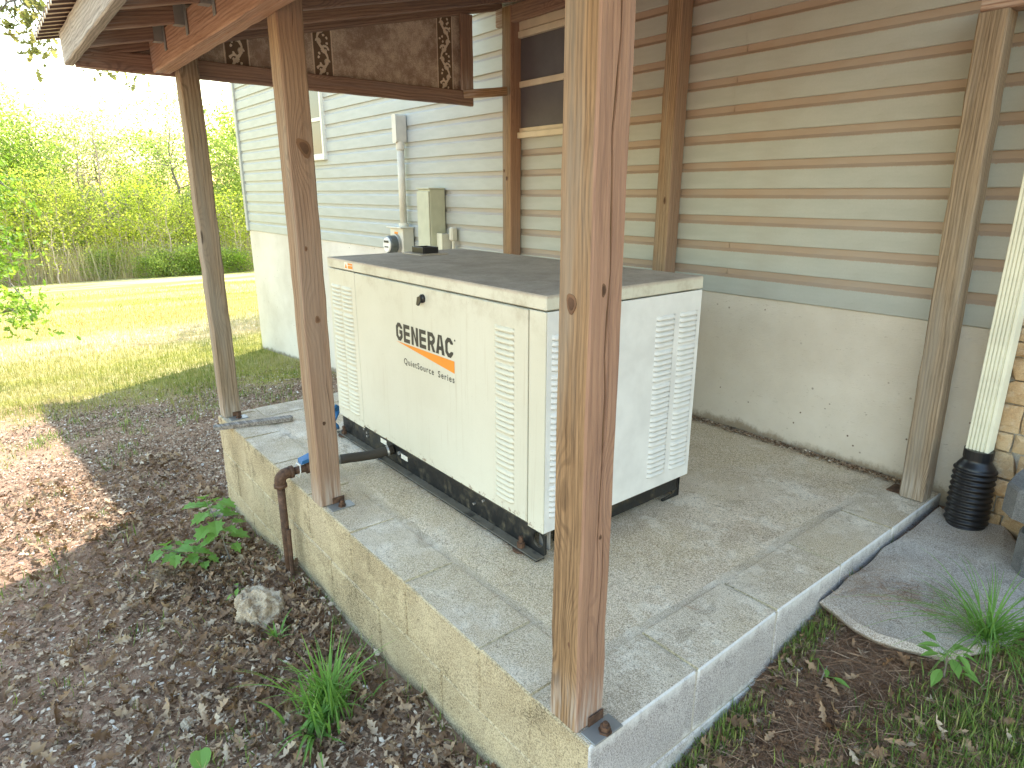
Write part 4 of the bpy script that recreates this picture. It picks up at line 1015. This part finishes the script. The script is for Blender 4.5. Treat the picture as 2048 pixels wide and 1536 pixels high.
# on the flagstone and along the wall on the slab
xc = RNG.normal(.16, .10, 700); yc = RNG.normal(1.22, .07, 700)+.25*(xc-.1); k = (xc > .01) & (xc < .40) & (yc > 1.05)
xc, yc = xc[k], yc[k]; Pc = np.stack([xc, yc, -.062+.045*(yc-1)+U(.006, .014, len(xc))], 1)
xd = U(-2.5, -.1, 2600); yd = 2.05-np.abs(RNG.normal(0, .035, 2600))-.01; k = (RNG.random(2600) < np.clip(.35+1.4*mask_noise(xd, yd*0, 2.5, 3), 0, 1)) & (yd > 1.85)
xd, yd = xd[k], yd[k]; Pd = np.stack([xd, yd, U(.002, .018, len(xd))*1.0], 1)
xe = U(-1.7, -.65, 260); ye = RNG.normal(.395, .018, 260); Pe = np.stack([xe, ye, np.full(260, .004)], 1)
xf = U(-2.6, -.05, 260); yf = U(.03, 1.9, 260); k = ~((xf > GX0) & (xf < GX1) & (yf > GY0) & (yf < GY1)); Pf = np.stack([xf, yf, np.full(260, .006)], 1)[k]
Pq = np.vstack([Pc, Pd, Pe, Pf]); n = len(Pq)
V2, F2 = scatter(Pq, NT_, NF, U(.02, .055, n), U(0, 6.28, n), U(-.15, .15, n), U(-1.2, 1.2, n), U(.8, 1.6, n))
tag(fastmesh("pine_needles", np.vstack([V1, V2]), np.vstack([F1, F2+len(V1)]), M_needle), "brown pine needles on soil, flagstone and slab edge", "pine needles", kind='stuff')
# dusty leaf crumbs at the wall foot
xd = U(-1.4, -.1, 2600); yd = 2.045-np.abs(RNG.normal(0, .022, 2600)); Pd = np.stack([xd, yd, U(.0, .01, len(xd))], 1)
n = len(Pd); V1, F1 = scatter(Pd, FR_T, FR_F, U(.006, .016, n), U(0, 6.28, n), U(-.5, .5, n), U(-.5, .5, n), U(.5, 1, n))
tag(fastmesh("wall_foot_debris", V1, F1, M_litter), "dark leaf crumbs gathered where slab meets foundation", "debris", kind='stuff')

# grass
BT = np.array([(-.035, 0, 0), (.035, 0, 0), (-.03, .12, .45), (.03, .12, .45), (0, .42, .9)]); BF = np.array([(0, 1, 3), (0, 3, 2), (2, 3, 4)])
def blades(x, y, h, z=None, splay=.5, dz=-.004):
    n = len(x); P = np.stack([x, y, (tz(x, y) if z is None else z)+dz+np.zeros(n)], 1)
    return scatter(P, BT, BF, h, U(0, 6.28, n), None, U(-splay, splay, n))
az = U(R(158), R(184), 150000); r_ = 4.5*np.exp(RNG.random(150000)*math.log(30/4.5)); x = CP.x+r_*np.cos(az); y = CP.y+r_*np.sin(az)
e = x-.25*y+1.2*mask_noise(x[:], y[:], 1.1, 7); k = (RNG.random(len(x)) < np.clip((-6.0-e)/1.4, 0, 1)) & (y < 20) & ~((x > -8.7) & (y > 2.0))
x, y = x[k], y[k]; r_ = r_[k]; V1, F1 = blades(x, y, U(.035, .075, len(x))*(1+r_/40), splay=.8)
tag(fastmesh("lawn_grass", V1, F1, M_lawn), "sunlit mown lawn sloping away to the woods", "grass", kind='stuff')
def tufts(C, per, hr, spread, seedy=0):
    X, Y, H = [], [], []
    for cx, cy, s in C:
        n = int(per*s); X.append(RNG.normal(cx, spread*s, n)); Y.append(RNG.normal(cy, spread*s, n)); H.append(U(*hr, n)*s)
    return np.concatenate(X), np.concatenate(Y), np.concatenate(H)
C = [(U(-5.8, -.5, 1)[0], U(-1.4, -.15, 1)[0], U(.5, 1.1, 1)[0]) for _ in range(95)]
C += [(-5.6+U(-.9, .9, 1)[0], U(-1.2, 2.0, 1)[0], U(.6, 1.3, 1)[0]) for _ in range(120)]
x, y, h = tufts(C, 26, (.03, .075), .045); k = ok(x, y)
V1, F1 = blades(x[k], y[k], h[k], splay=1.0)
# right side turf
xr_ = U(.012, .75, 60000); yr_ = U(.25, 1.6, 60000); w_ = np.clip((xr_-.27+.25*(.9-yr_))*4.0, 0, 1)+1.1*np.exp(-((xr_-.035)/.04)**2)
k = (RNG.random(60000) < w_*(.45+mask_noise(xr_, yr_, 5, 6))) & outside(xr_, yr_); xr_, yr_ = xr_[k], yr_[k]
V2, F2 = blades(xr_, yr_, U(.025, .075, len(xr_)), splay=1.25)
xs2 = U(-2.9, -.2, 500); ys2 = -np.abs(RNG.normal(.01, .03, 500))-.012; V3, F3 = blades(xs2, ys2, U(.02, .06, 500), splay=1.1)
V = [V1, V2, V3]; F = [F1, F2+len(V1), F3+len(V1)+len(V2)]
tag(fastmesh("sparse_grass", np.vstack(V), np.vstack(F), M_grass), "sparse green grass tufts growing through the litter near the slab", "grass", kind='stuff')

# ------------------------------------------------------------------ plants (things)
def long_blade(m, p, h, lean, yaw_, w):
    n = 9; dirv = Vector((math.cos(yaw_), math.sin(yaw_), 0)); side = Vector((-dirv.y, dirv.x, 0)); V = []
    for i in range(n):
        t = i/(n-1); ww = w*(1-t)**.6*(.7+.6*math.sin(math.pi*min(1, t*1.2)))+.0004
        c = Vector(p)+dirv*(h*lean*t**1.7)+Vector((0, 0, h*(t-.45*lean*t*t*t)))
        V += [c-side*ww, c+Vector((0, 0, -ww*.35)), c+side*ww]
    m.add(V, [(i*3+k, i*3+k+1, i*3+k+4, i*3+k+3) for i in range(n-1) for k in (0, 1)])
def grass_clump(name, c, n, hr, wr, lean, label, spread=.03, seed=1):
    random.seed(seed); m = MB(); z = float(tz(c[0], c[1]))
    for i in range(n):
        a = random.uniform(0, 6.28); rr = random.gauss(0, spread)*1.2
        long_blade(m, (c[0]+rr*math.cos(a), c[1]+rr*math.sin(a)*.8, z-.01), random.uniform(*hr), random.uniform(*lean), a, random.uniform(*wr))
    o = m.build(name, M_plant, smooth=True); tag(o, label, "grass clump"); return o
grass_clump("grass_clump", (-.87, -.26), 190, (.07, .30), (.0018, .0042), (.15, .8), "tall bright green grass clump at the bottom beside the slab wall", .05, 3)
grass_clump("grass_clump", (-.83, -.33), 34, (.06, .15), (.005, .009), (.5, 1.2), "broad bladed low grass at the foot of the tall clump", .035, 4)
grass_clump("grass_clump", (.41, 1.22), 190, (.10, .30), (.0010, .0022), (.5, 1.5), "fine arching grass clump at the right edge beyond the flagstone", .03, 5)
grass_clump("grass_clump", (-1.36, -.26), 16, (.05, .12), (.003, .006), (.4, 1.0), "small blue-green weed in front of the tan rock", .012, 6)
def leafT(kind):
    if kind == 'maple':
        pts = [(0, 0), (.12, .20), (.02, .38), (.28, .32), (.38, .52), (.55, .30), (.80, .34), (.78, .16), (1.05, 0)]
    elif kind == 'round': pts = [(0, 0), (-.06, .22), (.08, .42), (.38, .50), (.68, .40), (.90, .18), (1, 0)]
    else: pts = [(0, 0), (.12, .12), (.35, .22), (.62, .20), (.85, .09), (1.05, 0)]
    lo = [(x, -y) for x, y in reversed(pts[1:-1])]; return pts+lo
def leaf(m, p, yaw_, tilt, s, kind, fold=.25):
    P = leafT(kind); R3 = Matrix.Rotation(yaw_, 3, 'Z') @ Matrix.Rotation(-tilt, 3, 'Y'); n = len(P)
    V = [Vector(p)+R3 @ Vector((x*s, y*s, (fold*abs(y)-.18*x*x)*s)) for x, y in P]+[Vector(p)+R3 @ Vector((.5*s, 0, -.045*s))]
    m.add(V, [(i, (i+1) % n, n) for i in range(n)])
def sapling(c, h, lean, n, s, kind, label, cat, name, seed, mat=M_plant):
    random.seed(seed); z = float(tz(c[0], c[1])); root = thing(name, (c[0], c[1], z), label, cat)
    top = Vector((c[0]+lean[0], c[1]+lean[1], z+h)); st_ = [Vector((c[0], c[1], z-.01)).lerp(top, t)+Vector((0, 0, .12*h*math.sin(math.pi*t))) for t in np.linspace(0, 1, 7)]
    m = MB(); m.tube(st_, [.0035*(1-.6*i/6) for i in range(7)], 6); m.build("stem", M_bark, root)
    for i in range(n):
        t = .25+.75*(i+.5)/n; p = Vector((c[0], c[1], z)).lerp(top, t)+Vector((0, 0, .12*h*math.sin(math.pi*t)))
        a = i*2.4+random.uniform(-.4, .4); pet = random.uniform(.02, .05)*(s/.06); q = p+Vector((math.cos(a)*pet, math.sin(a)*pet, .012))
        m = MB(); m.tube([p, q], .001, 4); leaf(m, q, a, random.uniform(-.5, .15), s*random.uniform(.7, 1.15), kind); m.build("leaf", mat, root)
sapling((-2.15, -.20), .30, (-.10, -.05), 26, .078, 'maple', "leafy green maple sapling leaning over the leaves by the slab's front wall", "sapling", "maple_sapling", 2)
sapling((-2.14, -.26), .13, (-.10, -.20), 20, .07, 'maple', "low trailing branch of lobed green leaves toward the foreground", "sapling", "maple_sapling", 7)
sapling((-.95, -.62), .05, (.0, .0), 1, .075, 'round', "single round green leaf seedling at the bottom in brown litter", "seedling", "seedling", 4)
sapling((.14, 1.02-.22), .07, (.01, .01), 3, .04, 'oval', "tiny bright green three leaf seedling in the needles right of the slab", "seedling", "seedling", 5)
sapling((.375, 1.02), .12, (.0, -.02), 14, .055, 'oval', "glossy broad leaved weed below the arching grass at the right edge", "weed", "broadleaf_weed", 6)
sapling((-1.72, -.30), .10, (.0, .02), 6, .035, 'oval', "thin small leaved weed between the sapling and the rock", "weed", "thin_weed", 9)
sapling((-2.42, 1.6), .55, (.03, -.1), 22, .06, 'oval', "weedy vine climbing between generator and foundation", "weed", "climbing_weed", 10)

# ------------------------------------------------------------------ trees
LT = np.array([(-.5, 0, 0), (0, -.32, .05), (.5, 0, 0), (0, .32, .05)]); LF = np.array([(0, 1, 2, 3)])
def tree_parts(seed, H, crown_r, crown_lo, n_limb, leaf_n, ls, trunk_r, sub=3, bare=False, lean=0.0, cl=.5):
    rn = random.Random(seed); m = MB(); tips = []
    tp = [Vector((0, 0, 0))]; N = 9
    for i in range(1, N+1):
        t = i/N; tp.append(Vector((lean*t*H*.3+rn.gauss(0, H*.012), rn.gauss(0, H*.012), H*.92*t)))
    m.tube([tuple(p) for p in tp], [trunk_r*(1-.88*i/N) for i in range(N+1)], 7)
    def at(t): f = t*N; i = min(N-1, int(f)); return tp[i].lerp(tp[i+1], f-i)
    for i in range(n_limb):
        t = crown_lo+(1-crown_lo)*((i+rn.random())/n_limb); p = at(t); a = i*2.4+rn.uniform(-.5, .5)
        u = (t-crown_lo)/(1-crown_lo); L = crown_r*(.45+.9*math.sin(math.pi*min(1, .12+.8*u)))*rn.uniform(.7, 1.1)
        d = Vector((math.cos(a), math.sin(a), .25+.7*u+rn.uniform(-.15, .15))).normalized(); pts = [p]
        for q in range(1, 5): pts.append(pts[-1]+(d+Vector((rn.gauss(0, .16), rn.gauss(0, .16), rn.gauss(0, .12)+.06*q))).normalized()*L/4)
        rr = trunk_r*(1-.85*t)*.55; m.tube([tuple(v) for v in pts], [max(.006, rr*(1-.2*q)) for q in range(5)], 5)
        tips += [(pts[3], .9), (pts[4], 1.0), (pts[2], .5)]
        for q in range(sub):
            s0 = pts[rn.randint(1, 3)]; d2 = (d+Vector((rn.gauss(0, .8), rn.gauss(0, .8), rn.gauss(0, .45)))).normalized(); l2 = L*rn.uniform(.25, .55)
            s1 = s0+d2*l2*.5; s2 = s1+(d2+Vector((0, 0, .3))).normalized()*l2*.5
            m.tube([tuple(s0), tuple(s1), tuple(s2)], [rr*.45, rr*.3, .004], 4); tips += [(s2, 1), (s1, .7)]
    tips.append((tp[-1], 1)); P = np.array([t[0] for t in tips]); w = np.array([t[1] for t in tips]); w /= w.sum()
    rg = np.random.default_rng(seed); idx_ = rg.choice(len(P), leaf_n, p=w)
    C = P[idx_]+rg.normal(0, 1, (leaf_n, 3))*np.array([1, 1, .75])*cl
    V, F = scatter(C, LT, LF, rg.uniform(.6, 1.3, leaf_n)*ls, rg.uniform(0, 6.28, leaf_n), rg.uniform(-1.2, 1.2, leaf_n), rg.uniform(-1.2, 1.2, leaf_n))
    return m, V, F
def proto(name, label, cat, group, mats, loc, *a, **k):
    m, V, F = tree_parts(*a, **k); r = thing(name, (0, 0, 0), label, cat, group)
    m.build("trunk", mats[1], r); fastmesh("crown", V, F, mats[0], r, Matrix.Identity(4)); r.location = loc; return r
def dup(root, loc, rot, sc, label=None):
    r = root.copy(); COL.objects.link(r); r.location = loc; r.rotation_euler = (0, 0, rot); r.scale = (sc, sc, sc*random.uniform(.92, 1.1))
    if label: r['label'] = label
    for ch in root.children:
        c = ch.copy(); COL.objects.link(c); c.parent = r
    return r
def pol(azd, rr): x = CP.x+rr*math.cos(R(azd)); y = CP.y+rr*math.sin(R(azd)); return (x, y, float(tz(x, y))-.1)
random.seed(21)
GT = "tall trees of the wood behind the lawn"
kinds = [
 ("broadleaf_tree", "bright green leafy tree in the wood behind the lawn", (M_tree[0], M_bark), dict(H=9.5, crown_r=2.6, crown_lo=.35, n_limb=15, leaf_n=5200, ls=.20, trunk_r=.13)),
 ("broadleaf_tree", "thin crowned pale green tree with visible limbs in the wood", (M_tree[1], M_bark), dict(H=10.5, crown_r=2.7, crown_lo=.38, n_limb=15, leaf_n=2300, ls=.17, trunk_r=.14)),
 ("broadleaf_tree", "almost bare grey tree just leafing out in the wood", (M_tree[1], M_barkp), dict(H=10, crown_r=2.4, crown_lo=.32, n_limb=17, leaf_n=900, ls=.15, trunk_r=.12, sub=6)),
 ("broadleaf_tree", "rounded mid green tree in the wood behind the lawn", (M_tree[0], M_bark), dict(H=8.0, crown_r=2.9, crown_lo=.22, n_limb=16, leaf_n=5600, ls=.19, trunk_r=.12)),
]
protos = []
for i, (nm, lb, mt, kw) in enumerate(kinds):
    protos.append(proto(nm, lb, "tree", GT, mt, pol(163+i*4.7, 47), 30+i, **kw)); protos[-1]['group'] = lb
tall = [(0, 159, 52, 1.0), (1, 160.5, 47, 1.05), (3, 162, 50, 1.1), (0, 164.6, 55, 1.15), (2, 166, 49, 1.05), (1, 168.6, 50, 1.0), (0, 169.3, 54, 1.2), (3, 170, 48, .9),
        (2, 171.3, 52, 1.15), (1, 172.6, 50, 1.05), (2, 173.6, 47, 1.1), (0, 174.6, 53, 1.1), (1, 175.7, 49, 1.15), (3, 176.9, 47, 1.0), (1, 178, 51, 1.2), (0, 179.2, 50, 1.15), (2, 180.6, 47, 1.1), (1, 182, 50, 1.1), (0, 184, 48, 1.0), (3, 186, 50, 1.1), (0, 157, 50, 1.1)]
for kd, a, rr, sc in tall: dup(protos[kd], pol(a, rr), random.uniform(0, 6.28), sc*.85)
# understory
su = [
 ("shrub", "yellow-green leafy shrub at the edge of the wood", "shrub", (M_tree[2], M_barkp), dict(H=4.4, crown_r=1.3, crown_lo=.42, n_limb=14, leaf_n=1500, ls=.12, trunk_r=.035, cl=.36, sub=5)),
 ("thin_sapling", "thin pale stemmed sapling with sparse leaves at the wood's edge", "sapling", (M_tree[2], M_barkp), dict(H=4.6, crown_r=.8, crown_lo=.15, n_limb=16, leaf_n=420, ls=.12, trunk_r=.04, sub=3, cl=.3)),
 ("low_bush", "low dense green bush at the far edge of the lawn", "bush", (M_tree[0], M_bark), dict(H=1.2, crown_r=1.2, crown_lo=.02, n_limb=14, leaf_n=2600, ls=.12, trunk_r=.03, cl=.25)),
]
sp = []
for i, (nm, lb, ct, mt, kw) in enumerate(su): sp.append(proto(nm, lb, ct, lb, mt, pol(165+4*i, 43), 60+i, **kw))
for a in np.arange(158.5, 184, 2.0): dup(sp[0], pol(a+random.uniform(-.4, .4), random.uniform(42.5, 46)), random.uniform(0, 6.28), random.uniform(.55, 1.3))
for a in np.arange(159, 184, .62): dup(sp[1], pol(a+random.uniform(-.3, .3), random.uniform(41, 46)), random.uniform(0, 6.28), random.uniform(.7, 1.25))
for a, rr in ((165.2, 41.3), (166.4, 41.2), (167.5, 41.4), (168.8, 41.3), (170.2, 41.6), (164, 41.3)): dup(sp[2], pol(a, rr), random.uniform(0, 6.28), random.uniform(.5, 1.15))
# pale dead brush standing between the saplings
n = 15000; az = U(R(157), R(186), n); rr = U(41.5, 50, n); x = CP.x+rr*np.cos(az); y = CP.y+rr*np.sin(az)
ST = np.array([(-.005, 0, 0), (.005, 0, 0), (.004, .05, .5), (-.004, .05, .5), (.001, 0, 1), (-.001, 0, 1)]); SF = np.array([(0, 1, 2, 3), (3, 2, 4, 5)])
V1, F1 = scatter(np.stack([x, y, tz(x, y)-.05], 1), ST, SF, U(.4, 2.3, n), U(0, 6.28, n), U(-.22, .22, n), U(-.3, .3, n), U(.5, 1, n))
tag(fastmesh("dry_brush", V1, F1, M_stem), "pinkish tan dead stems standing thick at the foot of the wood", "brush", kind='stuff')
# deep wood mass behind
n = 60000; az = U(R(154), R(190), n); rr = U(56, 64, n); x = CP.x+rr*np.cos(az); y = CP.y+rr*np.sin(az)
top = 6.0+2.0*np.array([noise.noise(Vector((a*22, 0, 1))) for a in az]); z = tz(x, y)+RNG.random(n)**.8*top
V1, F1 = scatter(np.stack([x, y, z], 1), LT, LF, U(.22, .5, n), U(0, 6.28, n), U(-1.2, 1.2, n), U(-1.2, 1.2, n))
tag(fastmesh("far_woodland", V1, F1, M_tree[1]), "hazy green depth of the wood behind the nearer trees", "woodland", kind='stuff')

# near oak, trunk just outside the frame on the left, limbs reaching in
def oak_leaves(P, n, spread, size, mat, name, parent, seed):
    rg = np.random.default_rng(seed); P = np.array(P); C = P[rg.integers(0, len(P), n)]+rg.normal(0, 1, (n, 3))*spread
    V, F = scatter(C, OT, OF, rg.uniform(.6, 1.2, n)*size, rg.uniform(0, 6.28, n), rg.uniform(-.2, 1.3, n), rg.uniform(-1, 1, n))
    return fastmesh(name, V, F, mat, parent, Matrix.Identity(4))
def branchy(m, p0, p1, r0, rn, n_sub, l_sub, sag=.2, tips=None):
    p0, p1 = Vector(p0), Vector(p1); N = 7; pts = [p0.lerp(p1, i/N)+Vector((rn.gauss(0, .05), rn.gauss(0, .05), -sag*math.sin(math.pi*.5*i/N)+sag*i/N+rn.gauss(0, .03))) for i in range(N+1)]
    m.tube([tuple(p) for p in pts], [r0*(1-.85*i/N) for i in range(N+1)], 6)
    for q in range(n_sub):
        i = rn.randint(2, N); s = pts[i]; d = Vector((rn.gauss(0, 1), rn.gauss(0, 1), rn.gauss(-.25, .5))).normalized(); l = l_sub*rn.uniform(.5, 1.2)
        a = s+d*l*.5+Vector((0, 0, .03)); b_ = a+(d+Vector((0, 0, -.4))).normalized()*l*.5; m.tube([tuple(s), tuple(a), tuple(b_)], [r0*.22, r0*.14, .003], 4)
        tips += [a, b_, b_]
    tips.append(pts[-1])
rn = random.Random(5)
oak = thing("oak_tree", (-10.2, -3.4, float(tz(-10.2, -3.4))), "oak at the left edge with leafy green boughs hanging over the lawn", "tree")
m = MB(); z0 = float(tz(-10.2, -3.4)); T0 = Vector((-10.2, -3.4, z0-.2)); T1 = Vector((-10.0, -3.3, z0+8.5))
m.tube([tuple(T0.lerp(T1, i/8)+Vector((rn.gauss(0, .04), rn.gauss(0, .04), 0))) for i in range(9)], [.24*(1-.1*i) for i in range(9)], 12)
tips = []; tips2 = []
for z, e_, r_ in ((2.2, (-9.6, -.62, 1.35), .05), (1.9, (-9.3, -.75, .75), .05), (1.6, (-9.0, -.62, .15), .045), (1.2, (-8.9, -.78, -.15), .04), (2.6, (-10.4, -.75, 1.7), .05), (1.5, (-10.6, -.9, .5), .05)):
    branchy(m, T0.lerp(T1, (z+1.2)/8.7), e_, r_, rn, 22, .55, .3, tips)
for z, a in ((3, 200), (3.6, 260), (4.2, 320), (4.8, 30), (5.4, 120), (6, 200), (6.6, 290), (7.2, 60)):
    p = T0.lerp(T1, (z+1.2)/8.7); branchy(m, p, p+Vector((math.cos(R(a))*2.6, math.sin(R(a))*2.6, .9)), .07, rn, 22, .9, .1, tips2)
m.build("trunk", M_bark, oak, smooth=True)
oak_leaves(tips, 5200, .14, .095, M_oakl, "low_boughs", oak, 4)
oak_leaves(tips2, 5000, .32, .14, M_oakl, "crown", oak, 5)
# second oak: sprays of young leaves seen past the roof corner
oak2 = thing("oak_tree", (-8.4, -5.2, float(tz(-8.4, -5.2))), "oak whose pale young leaf sprays hang beyond the porch roof corner", "tree")
m = MB(); z0 = float(tz(-8.4, -5.2)); T0 = Vector((-8.4, -5.2, z0-.2)); T1 = Vector((-8.3, -5.0, z0+9)); tips = []
m.tube([tuple(T0.lerp(T1, i/8)+Vector((rn.gauss(0, .05), rn.gauss(0, .05), 0))) for i in range(9)], [.22*(1-.1*i) for i in range(9)], 12)
branchy(m, T0.lerp(T1, .6), Vector((-6.40, -0.17, 2.79)), .05, rn, 14, .35, -.2, tips)
hub = Vector((-6.58, -0.27, 2.96))
for e_ in (Vector((-6.43, -0.20, 2.65)), Vector((-6.66, -0.30, 2.60)), Vector((-6.68, -0.17, 2.41)), Vector((-6.57, -0.22, 2.46)), Vector((-6.86, -0.04, 2.45)), Vector((-7.03, 0.30, 2.39)), Vector((-7.12, 0.49, 2.31)), Vector((-7.09, 0.62, 2.34)), Vector((-6.43, -0.22, 2.70)), Vector((-6.44, -0.36, 2.66))):
    mid = hub.lerp(e_, .5)+Vector((rn.gauss(0, .08), rn.gauss(0, .08), rn.gauss(0, .08)))
    m.tube([tuple(hub), tuple(mid), tuple(e_)], [.014, .008, .003], 5); tips += [e_]*3
for z, a in ((4, 20), (4.8, 260), (5.4, 330), (6, 60), (6.6, 180), (7.3, 280)):
    p = T0.lerp(T1, (z+1.2)/9); branchy(m, p, p+Vector((math.cos(R(a))*2.0, math.sin(R(a))*2.0, 1.2)), .06, rn, 12, .6, .1, tips2)
m.build("trunk", M_bark, oak2, smooth=True)
oak_leaves(tips, 330, .085, .11, M_oakp, "leaf_sprays", oak2, 8)
# tree behind the house: its crown shades streaks of the lawn
tb = proto("shade_tree", "tall tree behind the house casting streaked shade on the lawn", "tree", None, (M_tree[0], M_bark), (-14.8, 8.3, float(tz(-14.8, 8.3))), 90, H=8.2, crown_r=2.4, crown_lo=.45, n_limb=16, leaf_n=2200, ls=.22, trunk_r=.2)
